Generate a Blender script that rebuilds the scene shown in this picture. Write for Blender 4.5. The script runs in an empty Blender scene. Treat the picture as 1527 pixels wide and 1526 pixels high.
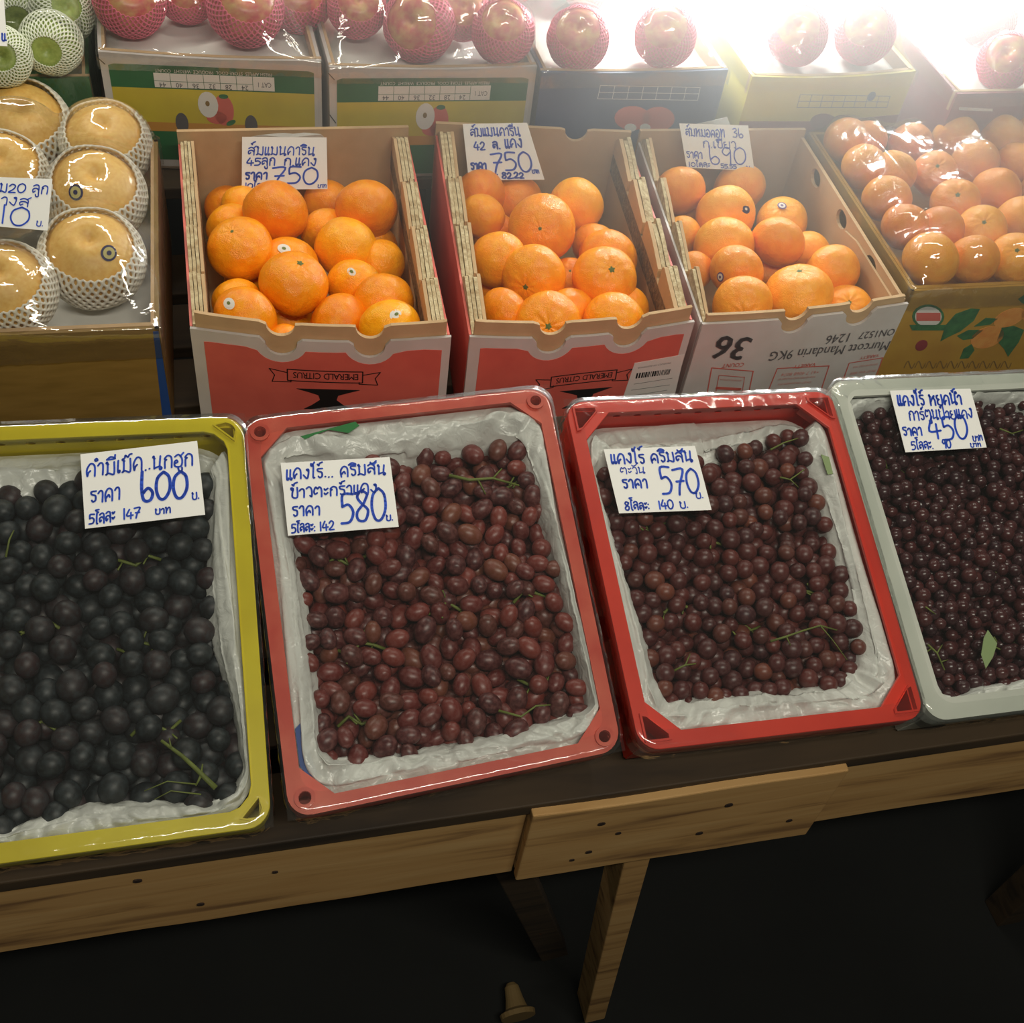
import bpy, bmesh, math, random
import numpy as np
from mathutils import Vector, Matrix, noise
from mathutils.geometry import tessellate_polygon

random.seed(7)
SC = bpy.context.scene
COL = SC.collection
CAMH = 2.0                      # camera height above the floor, metres

# ------------------------------------------------------------------ camera
FPX, CX, CY = 1723.0, 763.5, 763.0      # focal length and centre in pixels of a 1527 x 1526 frame
_dn = np.array([-250., 1490., FPX]); _dn /= np.linalg.norm(_dn)
_dp = np.array([-635., -2100., FPX]); _dp -= _dn * _dp.dot(_dn); _dp /= np.linalg.norm(_dp)
_rt = np.cross(_dp, -_dn)
CM = np.stack([_rt, _dp, -_dn], 1)       # camera = CM @ world
CAM = Vector((0, 0, CAMH))

def ray(px, py):
    d = CM.T @ np.array([(px - CX) / FPX, (py - CY) / FPX, 1.0])
    return Vector(d)

def hit(px, py, p0, n):
    """world point where the view line of a pixel meets the plane through p0 with normal n"""
    d = ray(px, py); n = Vector(n); p0 = Vector(p0)
    return CAM + d * ((p0 - CAM).dot(n) / d.dot(n))

def to_px(p):
    c = CM @ np.array(Vector(p) - CAM)
    return CX + FPX * c[0] / c[2], CY + FPX * c[1] / c[2], c[2]

cam_data = bpy.data.cameras.new('camera')
cam_data.sensor_width = 36.0
cam_data.lens = FPX / 1527.0 * 36.0
cam_data.clip_start = 0.02
cam_obj = bpy.data.objects.new('camera', cam_data)
COL.objects.link(cam_obj)
R = Matrix((tuple(CM.T @ np.array([1, 0, 0.])), tuple(CM.T @ np.array([0, -1., 0])), tuple(CM.T @ np.array([0, 0, -1.])))).transposed()
cam_obj.matrix_world = Matrix.Translation(CAM) @ R.to_4x4()
SC.camera = cam_obj

# ------------------------------------------------------------------ world, lights, exposure
w = bpy.data.worlds.new('night_market'); SC.world = w; w.use_nodes = True
w.node_tree.nodes['Background'].inputs[0].default_value = (0.78, 0.86, 0.74, 1)
w.node_tree.nodes['Background'].inputs[1].default_value = 0.03
SC.view_settings.view_transform = 'Standard'
SC.view_settings.look = 'None'
SC.view_settings.exposure = 0.0
SC.view_settings.gamma = 1.0
SC.view_settings.use_curve_mapping = False
SC.cycles.use_denoising = True
SC.cycles.max_bounces = 8
SC.cycles.transparent_max_bounces = 16
SC.cycles.volume_bounces = 0
SC.cycles.sample_clamp_indirect = 3.0
SC.cycles.caustics_reflective = False
SC.cycles.caustics_refractive = False

def area_lamp(name, loc, target, sx, sy, power, color):
    d = bpy.data.lights.new(name, 'AREA'); d.shape = 'RECTANGLE'; d.size = sx; d.size_y = sy
    d.energy = power; d.color = color
    o = bpy.data.objects.new(name, d); COL.objects.link(o)
    o.location = loc
    o.rotation_euler = (Vector(target) - Vector(loc)).to_track_quat('-Z', 'Y').to_euler()
    return o
# tube lamps hung over the stall and the aisle
WARM = (1.0, 0.94, 0.80)
area_lamp('tube_light', (-0.25, 1.95, 2.05), (0.1, 1.1, 1.05), 1.1, 0.05, 8, WARM)
area_lamp('tube_light', (0.75, 1.35, 2.3), (0.55, 1.0, 1.05), 1.1, 0.05, 8, WARM)
area_lamp('tube_light', (0.3, -0.35, 2.9), (0.4, 1.0, 1.05), 1.3, 0.08, 24, WARM)
# the bright tube hung low over the back row, just above the frame
BULB = CAM + ray(1255, -125) * 1.72
for k in range(4):
    bd = bpy.data.lights.new('low_tube_light', 'POINT'); bd.energy = 16.0; bd.shadow_soft_size = 0.03; bd.color = (0.96, 1.0, 0.96)
    bo = bpy.data.objects.new('low_tube_light', bd); COL.objects.link(bo); bo.location = BULB + Vector((-.27 + .18 * k, 0, 0))

# ------------------------------------------------------------------ materials
def nmat(name):
    m = bpy.data.materials.new(name); m.use_nodes = True
    nt = m.node_tree
    return m, nt, nt.nodes['Principled BSDF']

def lin(c):
    return tuple(((x / 255) / 12.92 if x / 255 <= 0.04045 else ((x / 255 + 0.055) / 1.055) ** 2.4) for x in c)

def mat(name, c, rough=0.6, c2=None, scale=20, bump=0.0, bscale=60, metal=0.0, spec=0.5, trans=0.0, sub=0.0, stretch=None, coat=0.0, rand=0.0, sheen=0.0):
    """c, c2: sRGB 0-255 colours mixed by a noise"""
    m, nt, b = nmat(name)
    L = nt.links
    c = lin(c)
    b.inputs['Base Color'].default_value = (*c, 1)
    b.inputs['Roughness'].default_value = rough
    b.inputs['Metallic'].default_value = metal
    b.inputs['Specular IOR Level'].default_value = spec
    b.inputs['Coat Weight'].default_value = coat
    tc = nt.nodes.new('ShaderNodeTexCoord')
    mp = nt.nodes.new('ShaderNodeMapping'); L.new(tc.outputs['Object'], mp.inputs[0])
    if stretch: mp.inputs['Scale'].default_value = stretch
    if c2 is not None:
        n = nt.nodes.new('ShaderNodeTexNoise'); n.inputs['Scale'].default_value = scale; n.inputs['Detail'].default_value = 4
        L.new(mp.outputs[0], n.inputs['Vector'])
        r = nt.nodes.new('ShaderNodeValToRGB'); r.color_ramp.elements[0].position = 0.35; r.color_ramp.elements[1].position = 0.68
        r.color_ramp.elements[0].color = (*c, 1); r.color_ramp.elements[1].color = (*lin(c2), 1)
        L.new(n.outputs[0], r.inputs[0])
        out = r.outputs[0]
        if rand:
            oi = nt.nodes.new('ShaderNodeObjectInfo')
            mr = nt.nodes.new('ShaderNodeMapRange'); mr.inputs['To Min'].default_value = 1 - rand; mr.inputs['To Max'].default_value = 1 + rand
            L.new(oi.outputs['Random'], mr.inputs[0])
            hs = nt.nodes.new('ShaderNodeHueSaturation'); L.new(out, hs.inputs['Color']); L.new(mr.outputs[0], hs.inputs['Value'])
            mh = nt.nodes.new('ShaderNodeMath'); mh.operation = 'MULTIPLY_ADD'; mh.inputs[1].default_value = 0.02; mh.inputs[2].default_value = 0.49
            L.new(oi.outputs['Random'], mh.inputs[0]); L.new(mh.outputs[0], hs.inputs['Hue'])
            out = hs.outputs[0]
        L.new(out, b.inputs['Base Color'])
    if bump:
        n2 = nt.nodes.new('ShaderNodeTexNoise'); n2.inputs['Scale'].default_value = bscale; n2.inputs['Detail'].default_value = 3
        L.new(mp.outputs[0], n2.inputs['Vector'])
        bp = nt.nodes.new('ShaderNodeBump'); bp.inputs['Strength'].default_value = bump; bp.inputs['Distance'].default_value = 0.002
        L.new(n2.outputs[0], bp.inputs['Height']); L.new(bp.outputs[0], b.inputs['Normal'])
    return m

def wood(name, c1, c2, dark):
    m, nt, b = nmat(name); L = nt.links
    tc = nt.nodes.new('ShaderNodeTexCoord'); mp = nt.nodes.new('ShaderNodeMapping'); mp.inputs['Scale'].default_value = (2.2, 14, 26)
    L.new(tc.outputs['Object'], mp.inputs[0])
    n = nt.nodes.new('ShaderNodeTexNoise'); n.inputs['Scale'].default_value = 1.6; n.inputs['Detail'].default_value = 7; n.inputs['Distortion'].default_value = 0.6
    L.new(mp.outputs[0], n.inputs['Vector'])
    r = nt.nodes.new('ShaderNodeValToRGB')
    e = r.color_ramp.elements; e[0].position = 0.28; e[0].color = (*lin(dark), 1); e[1].position = 0.75; e[1].color = (*lin(c2), 1)
    x = r.color_ramp.elements.new(0.46); x.color = (*lin(c1), 1)
    L.new(n.outputs[0], r.inputs[0]); L.new(r.outputs[0], b.inputs['Base Color'])
    b.inputs['Roughness'].default_value = 0.75
    bp = nt.nodes.new('ShaderNodeBump'); bp.inputs['Strength'].default_value = 0.35; bp.inputs['Distance'].default_value = 0.002
    L.new(n.outputs[0], bp.inputs['Height']); L.new(bp.outputs[0], b.inputs['Normal'])
    return m

def film_mat(name, fac=0.06, rough=0.06, tint=(0.97, 0.98, 0.97), bump=0.5, bscale=35, added_haze=0.0, stretch=(1, 1, 1), dist=0.004):
    m, nt, b = nmat(name); L = nt.links
    nt.nodes.remove(b)
    out = nt.nodes['Material Output']
    t = nt.nodes.new('ShaderNodeBsdfTransparent'); t.inputs[0].default_value = (*tint, 1)
    g = nt.nodes.new('ShaderNodeBsdfGlossy'); g.inputs['Roughness'].default_value = rough; g.inputs[0].default_value = (1, 1, 1, 1)
    lw = nt.nodes.new('ShaderNodeLayerWeight'); lw.inputs['Blend'].default_value = 0.25
    ma = nt.nodes.new('ShaderNodeMath'); ma.operation = 'MULTIPLY_ADD'; ma.inputs[1].default_value = 0.35; ma.inputs[2].default_value = fac
    tc = nt.nodes.new('ShaderNodeTexCoord'); mp = nt.nodes.new('ShaderNodeMapping'); mp.inputs['Scale'].default_value = stretch
    n = nt.nodes.new('ShaderNodeTexNoise'); n.inputs['Scale'].default_value = bscale; n.inputs['Detail'].default_value = 2.5; n.inputs['Distortion'].default_value = 1.2
    L.new(tc.outputs['Object'], mp.inputs[0]); L.new(mp.outputs[0], n.inputs['Vector'])
    bp = nt.nodes.new('ShaderNodeBump'); bp.inputs['Strength'].default_value = bump; bp.inputs['Distance'].default_value = dist
    L.new(n.outputs[0], bp.inputs['Height'])
    L.new(bp.outputs[0], g.inputs['Normal']); L.new(bp.outputs[0], lw.inputs['Normal'])
    L.new(lw.outputs['Fresnel'], ma.inputs[0])
    mx = nt.nodes.new('ShaderNodeMixShader'); L.new(ma.outputs[0], mx.inputs[0]); L.new(t.outputs[0], mx.inputs[1]); L.new(g.outputs[0], mx.inputs[2])
    last = mx
    if added_haze:
        d = nt.nodes.new('ShaderNodeBsdfDiffuse'); d.inputs[0].default_value = (0.8, 0.8, 0.78, 1)
        m2 = nt.nodes.new('ShaderNodeMixShader'); m2.inputs[0].default_value = added_haze
        L.new(mx.outputs[0], m2.inputs[1]); L.new(d.outputs[0], m2.inputs[2]); last = m2
    L.new(last.outputs[0], out.inputs[0])
    return m

def liner_mat(name, col, alpha):
    m, nt, b = nmat(name); L = nt.links
    nt.nodes.remove(b); out = nt.nodes['Material Output']
    c = (*lin(col), 1)
    d = nt.nodes.new('ShaderNodeBsdfDiffuse'); d.inputs[0].default_value = c
    tl = nt.nodes.new('ShaderNodeBsdfTranslucent'); tl.inputs[0].default_value = c
    g = nt.nodes.new('ShaderNodeBsdfGlossy'); g.inputs['Roughness'].default_value = 0.28
    t = nt.nodes.new('ShaderNodeBsdfTransparent')
    n = nt.nodes.new('ShaderNodeTexNoise'); n.inputs['Scale'].default_value = 55; n.inputs['Detail'].default_value = 3; n.inputs['Distortion'].default_value = 1.5
    tc = nt.nodes.new('ShaderNodeTexCoord'); L.new(tc.outputs['Object'], n.inputs['Vector'])
    bp = nt.nodes.new('ShaderNodeBump'); bp.inputs['Strength'].default_value = 0.6; bp.inputs['Distance'].default_value = 0.003
    L.new(n.outputs[0], bp.inputs['Height'])
    for s in (d, tl, g): L.new(bp.outputs[0], s.inputs['Normal'])
    m1 = nt.nodes.new('ShaderNodeMixShader'); m1.inputs[0].default_value = 0.18; L.new(d.outputs[0], m1.inputs[1]); L.new(tl.outputs[0], m1.inputs[2])
    m2 = nt.nodes.new('ShaderNodeMixShader'); m2.inputs[0].default_value = 0.06; L.new(m1.outputs[0], m2.inputs[1]); L.new(g.outputs[0], m2.inputs[2])
    m3 = nt.nodes.new('ShaderNodeMixShader'); L.new(t.outputs[0], m3.inputs[1]); L.new(m2.outputs[0], m3.inputs[2])
    n3 = nt.nodes.new('ShaderNodeTexNoise'); n3.inputs['Scale'].default_value = 14; L.new(tc.outputs['Object'], n3.inputs['Vector'])
    mr = nt.nodes.new('ShaderNodeMapRange'); mr.inputs['From Min'].default_value = 0.35; mr.inputs['From Max'].default_value = 0.65
    mr.inputs['To Min'].default_value = alpha - 0.12; mr.inputs['To Max'].default_value = min(1, alpha + 0.12)
    L.new(n3.outputs[0], mr.inputs[0]); L.new(mr.outputs[0], m3.inputs[0])
    L.new(m3.outputs[0], out.inputs[0])
    return m

M = {}
M['kraft'] = mat('kraft_board', (186, 154, 114), 0.85, (196, 164, 124), 30, 0.1, 200)
M['kraft_edge'] = mat('torn_board_edge', (206, 190, 152), 0.9, (166, 140, 102), 120, 0.8, 220)
M['torn'] = mat('torn_dark_edge', (96, 74, 50), 0.95, (140, 116, 82), 150, 0.9, 260)
M['white_board'] = mat('white_board', (206, 200, 196), 0.6, (196, 188, 182), 18)
M['red_print'] = mat('red_print', (214, 104, 90), 0.5, (204, 96, 84), 25)
M['dark_red'] = mat('dark_red_print', (120, 34, 30), 0.5)
M['black_print'] = mat('black_print', (26, 22, 22), 0.6)
M['grey_print'] = mat('grey_print', (86, 82, 84), 0.7)
M['pale_line'] = mat('pale_line', (222, 150, 140), 0.6)
M['green_print'] = mat('green_print', (38, 104, 58), 0.5, (32, 94, 52), 20)
M['yellow_print'] = mat('yellow_print', (206, 186, 52), 0.5, (196, 174, 50), 20)
M['orange_print'] = mat('orange_print', (196, 138, 58), 0.5)
M['white_print'] = mat('white_print', (224, 220, 214), 0.5)
M['navy_print'] = mat('navy_print', (62, 78, 120), 0.5, (54, 70, 112), 20)
M['brown_red_print'] = mat('brown_red_print', (146, 46, 52), 0.5, (132, 42, 48), 20)
M['leaf_print'] = mat('leaf_print', (40, 96, 58), 0.5, (64, 124, 72), 80)
M['fruit_print'] = mat('fruit_print', (222, 140, 58), 0.5, (230, 164, 80), 60)
M['ochre_board'] = mat('ochre_board', (190, 148, 48), 0.6, (178, 132, 38), 16)
M['olive_board'] = mat('olive_board', (142, 112, 56), 0.65, (128, 100, 46), 16, stretch=(1, 1, 5))
M['blue_strip'] = mat('blue_strip', (40, 74, 140), 0.5)
M['green_board'] = mat('green_board', (46, 110, 58), 0.5, (38, 96, 50), 14)
M['yellow_plastic'] = mat('yellow_plastic', (224, 204, 28), 0.38, (212, 190, 20), 12, 0.05, 60)
M['salmon_plastic'] = mat('salmon_plastic', (200, 66, 50), 0.42, (216, 96, 74), 24, 0.05, 60)
M['red_plastic'] = mat('red_plastic', (222, 58, 38), 0.36, (208, 48, 32), 10, 0.05, 60)
M['clear_plastic'] = mat('milky_plastic', (208, 210, 200), 0.4, (192, 196, 186), 10, 0.05, 60)
M['paper'] = mat('white_paper', (236, 236, 232), 0.75)
M['ink'] = mat('blue_ink', (40, 88, 212), 0.5, (28, 70, 190), 60)
M['foam'] = mat('white_foam', (232, 228, 214), 0.8)
M['tray_foam'] = mat('foam_tray', (228, 226, 220), 0.7, (214, 214, 208), 20)
M['pink_foam'] = mat('pink_foam', (240, 116, 144), 0.75)
M['green_foam'] = mat('pale_foam', (226, 232, 212), 0.75)
M['pear'] = mat('pear_skin', (240, 198, 112), 0.42, (230, 178, 90), 9, 0.12, 300)
M['guava'] = mat('green_fruit_skin', (168, 186, 100), 0.4, (146, 166, 82), 10)
M['apple'] = mat('apple_skin', (208, 84, 88), 0.35, (222, 178, 112), 3, 0.0)
M['stem'] = mat('green_stem', (112, 124, 52), 0.6, (90, 100, 40), 60)
M['calyx'] = mat('calyx_green', (104, 116, 54), 0.7, (70, 84, 36), 200)
M['leaf'] = mat('pale_leaf', (140, 160, 110), 0.5)
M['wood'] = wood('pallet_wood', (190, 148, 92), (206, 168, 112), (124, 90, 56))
M['wood_shaded'] = wood('shaded_wood', (60, 47, 32), (74, 58, 38), (36, 28, 20))  # plank wood darkened: the shade under the crates is put into the colour
M['nail'] = mat('rusty_nail', (44, 30, 22), 0.8)
M['floor'] = mat('unlit_concrete', (14, 16, 14), 0.9, (9, 11, 10), 6, 0.3, 30)  # near black base colour carries the lack of light under the stand
M['wall'] = mat('dark_wall', (40, 42, 38), 0.9)
M['sticker_white'] = mat('white_sticker', (226, 222, 214), 0.5)
M['sticker_navy'] = mat('navy_sticker', (44, 40, 84), 0.5)
M['sticker_purple'] = mat('purple_sticker', (96, 62, 120), 0.5)
M['sticker_gold'] = mat('gold_sticker', (196, 186, 120), 0.5)
M['crate_film'] = film_mat('crate_film', 0.035, 0.05, (0.96, 0.97, 0.96), 0.35, 9, added_haze=0.012)
M['edge_film'] = film_mat('crumpled_film', 0.04, 0.10, (0.97, 0.98, 0.97), 0.25, 40, added_haze=0.006, dist=0.003)
M['wrap_film'] = film_mat('fruit_wrap_film', 0.075, 0.06, (0.97, 0.97, 0.97), 0.5, 26, added_haze=0.02)
M['liner'] = liner_mat('white_liner', (238, 240, 234), 0.95)
M['green_film'] = mat('green_film', (54, 128, 70), 0.3)
M['lamp_white'] = mat('lamp_enamel', (230, 230, 226), 0.4)

def citrus(name, a, b, rnd=0.08):
    m = mat(name, a, 0.30, b, 3, 0.0, rand=rnd)
    nt = m.node_tree; L = nt.links; bs = nt.nodes['Principled BSDF']
    tc = nt.nodes.new('ShaderNodeTexCoord')
    v = nt.nodes.new('ShaderNodeTexNoise'); v.inputs['Scale'].default_value = 34; v.inputs['Detail'].default_value = 1
    L.new(tc.outputs['Object'], v.inputs['Vector'])
    n = nt.nodes.new('ShaderNodeTexNoise'); n.inputs['Scale'].default_value = 4.5; n.inputs['Detail'].default_value = 1; L.new(tc.outputs['Object'], n.inputs['Vector'])
    b1 = nt.nodes.new('ShaderNodeBump'); b1.inputs['Strength'].default_value = 0.22; b1.inputs['Distance'].default_value = 0.010
    b2 = nt.nodes.new('ShaderNodeBump'); b2.inputs['Strength'].default_value = 0.07; b2.inputs['Distance'].default_value = 0.04
    L.new(v.outputs[0], b1.inputs['Height']); L.new(n.outputs[0], b2.inputs['Height'])
    L.new(b2.outputs[0], b1.inputs['Normal']); L.new(b1.outputs[0], bs.inputs['Normal'])
    bs.inputs['Subsurface Weight'].default_value = 0.0
    return m
M['mandarin'] = citrus('mandarin_skin', (250, 148, 6), (255, 168, 20))
M['mandarin_pale'] = citrus('pale_mandarin_skin', (248, 152, 30), (252, 170, 48))

def grape_mat(name, cols, bloom, rough=0.38):
    m, nt, b = nmat(name); L = nt.links
    oi = nt.nodes.new('ShaderNodeObjectInfo')
    r = nt.nodes.new('ShaderNodeValToRGB'); r.color_ramp.interpolation = 'LINEAR'
    el = r.color_ramp.elements
    el[0].position = 0; el[0].color = (*lin(cols[0]), 1); el[1].position = 1; el[1].color = (*lin(cols[-1]), 1)
    for i, c in enumerate(cols[1:-1]):
        x = el.new((i + 1) / (len(cols) - 1)); x.color = (*lin(c), 1)
    L.new(oi.outputs['Random'], r.inputs[0])
    tc = nt.nodes.new('ShaderNodeTexCoord'); n = nt.nodes.new('ShaderNodeTexNoise'); n.inputs['Scale'].default_value = 2.2; n.inputs['Detail'].default_value = 5
    va = nt.nodes.new('ShaderNodeVectorMath'); va.operation = 'ADD'; L.new(tc.outputs['Object'], va.inputs[0])
    ml = nt.nodes.new('ShaderNodeMath'); ml.operation = 'MULTIPLY'; ml.inputs[1].default_value = 40; L.new(oi.outputs['Random'], ml.inputs[0]); L.new(ml.outputs[0], va.inputs[1])
    L.new(va.outputs[0], n.inputs['Vector'])
    mx = nt.nodes.new('ShaderNodeMix'); mx.data_type = 'RGBA'
    mr = nt.nodes.new('ShaderNodeMapRange'); mr.inputs['From Min'].default_value = 0.4; mr.inputs['From Max'].default_value = 0.7; mr.inputs['To Max'].default_value = 0.5
    L.new(n.outputs[0], mr.inputs[0]); L.new(mr.outputs[0], mx.inputs[0])
    L.new(r.outputs[0], mx.inputs[6]); mx.inputs[7].default_value = (*lin(bloom), 1)
    L.new(mx.outputs[2], b.inputs['Base Color'])
    b.inputs['Roughness'].default_value = rough
    return m
M['grape_red'] = grape_mat('crimson_grape_skin', [(88, 34, 32), (104, 40, 36), (122, 52, 42), (80, 34, 34), (66, 30, 32), (118, 66, 46)], (140, 92, 88))
M['grape_wine'] = grape_mat('wine_grape_skin', [(64, 27, 28), (80, 32, 31), (98, 42, 36), (56, 27, 32), (118, 62, 44)], (108, 74, 72))
M['grape_plum'] = grape_mat('plum_grape_skin', [(52, 25, 29), (64, 29, 31), (78, 36, 35), (44, 24, 30)], (88, 64, 66), 0.26)
M['grape_black'] = grape_mat('black_grape_skin', [(17, 22, 23), (24, 29, 31), (30, 34, 36), (50, 30, 32), (20, 26, 28)], (62, 72, 76), 0.5)

# ------------------------------------------------------------------ object helpers
def link(o):
    COL.objects.link(o); return o

def tag(o, label, cat, group=None, kind=None):
    if label: o['label'] = label
    if cat: o['category'] = cat
    if group: o['group'] = group
    if kind: o['kind'] = kind
    return o

def thing(name, loc, label, cat, group=None):
    o = bpy.data.objects.new(name, None); o.empty_display_size = 0.05
    link(o); o.location = loc
    return tag(o, label, cat, group)

def wloc(o):
    v = Vector(o.location); p = o.parent
    while p is not None:
        v = v + Vector(p.location); p = p.parent
    return v

def obj(name, verts, faces, material, parent=None, smooth=False, origin=None, label=None, bevel=0.0, flip=True):
    """verts in world coordinates; the object sits at its own centre (origin) and is a child of parent"""
    vs = [Vector(v) for v in verts]
    if origin is None:
        n = max(1, len(vs)); origin = sum(vs, Vector()) / n
    me = bpy.data.meshes.new(name)
    me.from_pydata([tuple(v - origin) for v in vs], [], faces)
    me.validate()
    if flip:
        bm = bmesh.new(); bm.from_mesh(me); bmesh.ops.remove_doubles(bm, verts=bm.verts, dist=1e-6)
        bmesh.ops.recalc_face_normals(bm, faces=bm.faces); bm.to_mesh(me); bm.free()
    me.materials.append(material)
    if smooth: me.polygons.foreach_set('use_smooth', [True] * len(me.polygons))
    o = bpy.data.objects.new(name, me); link(o)
    if parent is not None:
        o.parent = parent; o.location = origin - wloc(parent)
    else:
        o.location = origin
    if label: o['label'] = label
    if bevel:
        b = o.modifiers.new('bevel', 'BEVEL'); b.width = bevel; b.segments = 2; b.limit_method = 'ANGLE'; b.angle_limit = math.radians(50)
    return o

class Frame:
    """2-D drawing plane in space: o + x*ex + y*ey + z*ez"""
    def __init__(s, o, ex, ey=None, ez=None):
        s.o = Vector(o); s.ex = Vector(ex).normalized()
        if ey is None: ey = Vector(ez).cross(s.ex)
        ey = Vector(ey); s.ey = (ey - s.ex * ey.dot(s.ex)).normalized()
        s.ez = s.ex.cross(s.ey)
    def __call__(s, x, y, z=0.0): return s.o + s.ex * x + s.ey * y + s.ez * z
    def px(s, u, v):
        p = hit(u, v, s.o, s.ez) - s.o
        return (p.dot(s.ex), p.dot(s.ey))

def plate_geo(fn, outer, holes, z0, z1):
    loops = [list(outer)] + [list(h) for h in holes]
    tris = tessellate_polygon([[Vector((x, y, 0)) for x, y in l] for l in loops])
    flat = [p for l in loops for p in l]; n = len(flat)
    vs = [fn(x, y, z1) for x, y in flat] + [fn(x, y, z0) for x, y in flat]
    fs = [tuple(t) for t in tris] + [tuple(n + i for i in reversed(t)) for t in tris]
    k = 0
    for l in loops:
        m = len(l)
        for i in range(m):
            a, b = k + i, k + (i + 1) % m
            fs.append((a, b, n + b, n + a))
        k += m
    return vs, fs

def plate(name, fn, outer, holes, z0, z1, material, parent, bevel=0.0, label=None):
    vs, fs = plate_geo(fn, outer, holes, z0, z1)
    return obj(name, vs, fs, material, parent, label=label, bevel=bevel)

def merge(geos):
    V, F = [], []
    for v, f in geos:
        k = len(V); V += list(v); F += [tuple(k + i for i in t) for t in f]
    return V, F

def box_geo(fn, x0, x1, y0, y1, z0, z1):
    vs = [fn(x, y, z) for x in (x0, x1) for y in (y0, y1) for z in (z0, z1)]
    return vs, [(0, 1, 3, 2), (4, 6, 7, 5), (0, 4, 5, 1), (2, 3, 7, 6), (0, 2, 6, 4), (1, 5, 7, 3)]

def circle(cx, cy, r, n=20, ry=None, a0=0.0, a1=2 * math.pi):
    full = abs(a1 - a0 - 2 * math.pi) < 1e-6
    return [(cx + r * math.cos(a0 + (a1 - a0) * i / (n if full else n - 1)), cy + (ry or r) * math.sin(a0 + (a1 - a0) * i / (n if full else n - 1))) for i in range(n)]

def rrect(x0, y0, x1, y1, r, n=6):
    out = []
    for cx, cy, a in ((x1 - r, y1 - r, 0), (x0 + r, y1 - r, 90), (x0 + r, y0 + r, 180), (x1 - r, y0 + r, 270)):
        for i in range(n + 1):
            t = math.radians(a + 90 * i / n); out.append((cx + r * math.cos(t), cy + r * math.sin(t)))
    return out

def tube_geo(pts, radii, seg=8):
    pts = [Vector(p) for p in pts]; V, F = [], []
    up = Vector((0.31, 0.17, 0.93))
    for i, p in enumerate(pts):
        t = (pts[min(i + 1, len(pts) - 1)] - pts[max(i - 1, 0)]).normalized()
        a = t.cross(up).normalized(); b = t.cross(a)
        r = radii[i] if isinstance(radii, (list, tuple)) else radii
        for k in range(seg):
            th = 2 * math.pi * k / seg
            V.append(p + a * (r * math.cos(th)) + b * (r * math.sin(th)))
    for i in range(len(pts) - 1):
        for k in range(seg):
            F.append((i * seg + k, i * seg + (k + 1) % seg, (i + 1) * seg + (k + 1) % seg, (i + 1) * seg + k))
    F.append(tuple(range(seg))[::-1]); F.append(tuple((len(pts) - 1) * seg + k for k in range(seg)))
    return V, F

def smooth_line(p, sub=4):
    if len(p) < 3: return p
    out = []
    for i in range(len(p) - 1):
        p0 = p[max(i - 1, 0)]; p1 = p[i]; p2 = p[i + 1]; p3 = p[min(i + 2, len(p) - 1)]
        for k in range(sub):
            t = k / sub
            out.append(tuple(0.5 * ((2 * p1[j]) + (-p0[j] + p2[j]) * t + (2 * p0[j] - 5 * p1[j] + 4 * p2[j] - p3[j]) * t * t + (-p0[j] + 3 * p1[j] - 3 * p2[j] + p3[j]) * t ** 3) for j in range(2)))
    out.append(p[-1])
    return out

# printed lettering: glyph outlines of Blender's own font, as thin plates on a panel
_tcache = {}
def text_mesh(s):
    if s not in _tcache:
        c = bpy.data.curves.new('lettering', 'FONT'); c.body = s; c.size = 1.0; c.resolution_u = 2
        o = bpy.data.objects.new('lettering', c); link(o)
        dg = bpy.context.evaluated_depsgraph_get(); dg.update()
        me = bpy.data.meshes.new_from_object(o.evaluated_get(dg))
        vs = [(v.co.x, v.co.y) for v in me.vertices]; fs = [tuple(p.vertices) for p in me.polygons]
        bpy.data.objects.remove(o); bpy.data.curves.remove(c); bpy.data.meshes.remove(me)
        _tcache[s] = (vs, fs)
    return _tcache[s]

def text_geo(fr, s, pA, pB, z=0.0012, aspect=1.0, px=True, scale=None):
    """baseline of the words from A to B, given as pixels on the panel or as panel coordinates"""
    a = Vector(fr.px(*pA)) if px else Vector(pA); b = Vector(fr.px(*pB)) if px else Vector(pB)
    vs, fs = text_mesh(s)
    if not vs: return [], []
    x0 = min(v[0] for v in vs); x1 = max(v[0] for v in vs); k = (b - a).length / max(1e-6, x1 - x0)
    if scale:
        a = (a + b) / 2 - (b - a).normalized() * (x1 - x0) * scale / 2; k = scale
    d = (b - a).normalized(); u = Vector((-d.y, d.x))
    return [fr(*(a + d * ((x - x0) * k) + u * (y * k * aspect)), z) for x, y in vs], fs

def print_text(name, fr, items, material, parent, z=0.0012):
    for it in items:
        V, F = text_geo(fr, *it[:3], z=z, aspect=(it[3] if len(it) > 3 else 1.0))
        obj(name, V, F, material, parent, flip=False)

def line_geo(fn, pts, wd, z0, z1):
    """flat stroke along a polyline"""
    V, F = [], []
    n = len(pts)
    for i in range(n - 1):
        (x0, y0), (x1, y1) = pts[i], pts[i + 1]
        L = math.hypot(x1 - x0, y1 - y0)
        if L < 1e-9: continue
        nx, ny = -(y1 - y0) / L * wd / 2, (x1 - x0) / L * wd / 2
        k = len(V)
        V += [fn(x0 + nx, y0 + ny, z1), fn(x0 - nx, y0 - ny, z1), fn(x1 - nx, y1 - ny, z1), fn(x1 + nx, y1 + ny, z1)]
        F.append((k, k + 1, k + 2, k + 3))
    for (x, y) in pts:
        k = len(V)
        V += [fn(x + wd / 2 * math.cos(t * math.pi / 4), y + wd / 2 * math.sin(t * math.pi / 4), z1) for t in range(8)]
        F.append(tuple(range(k, k + 8)))
    return V, F

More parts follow.
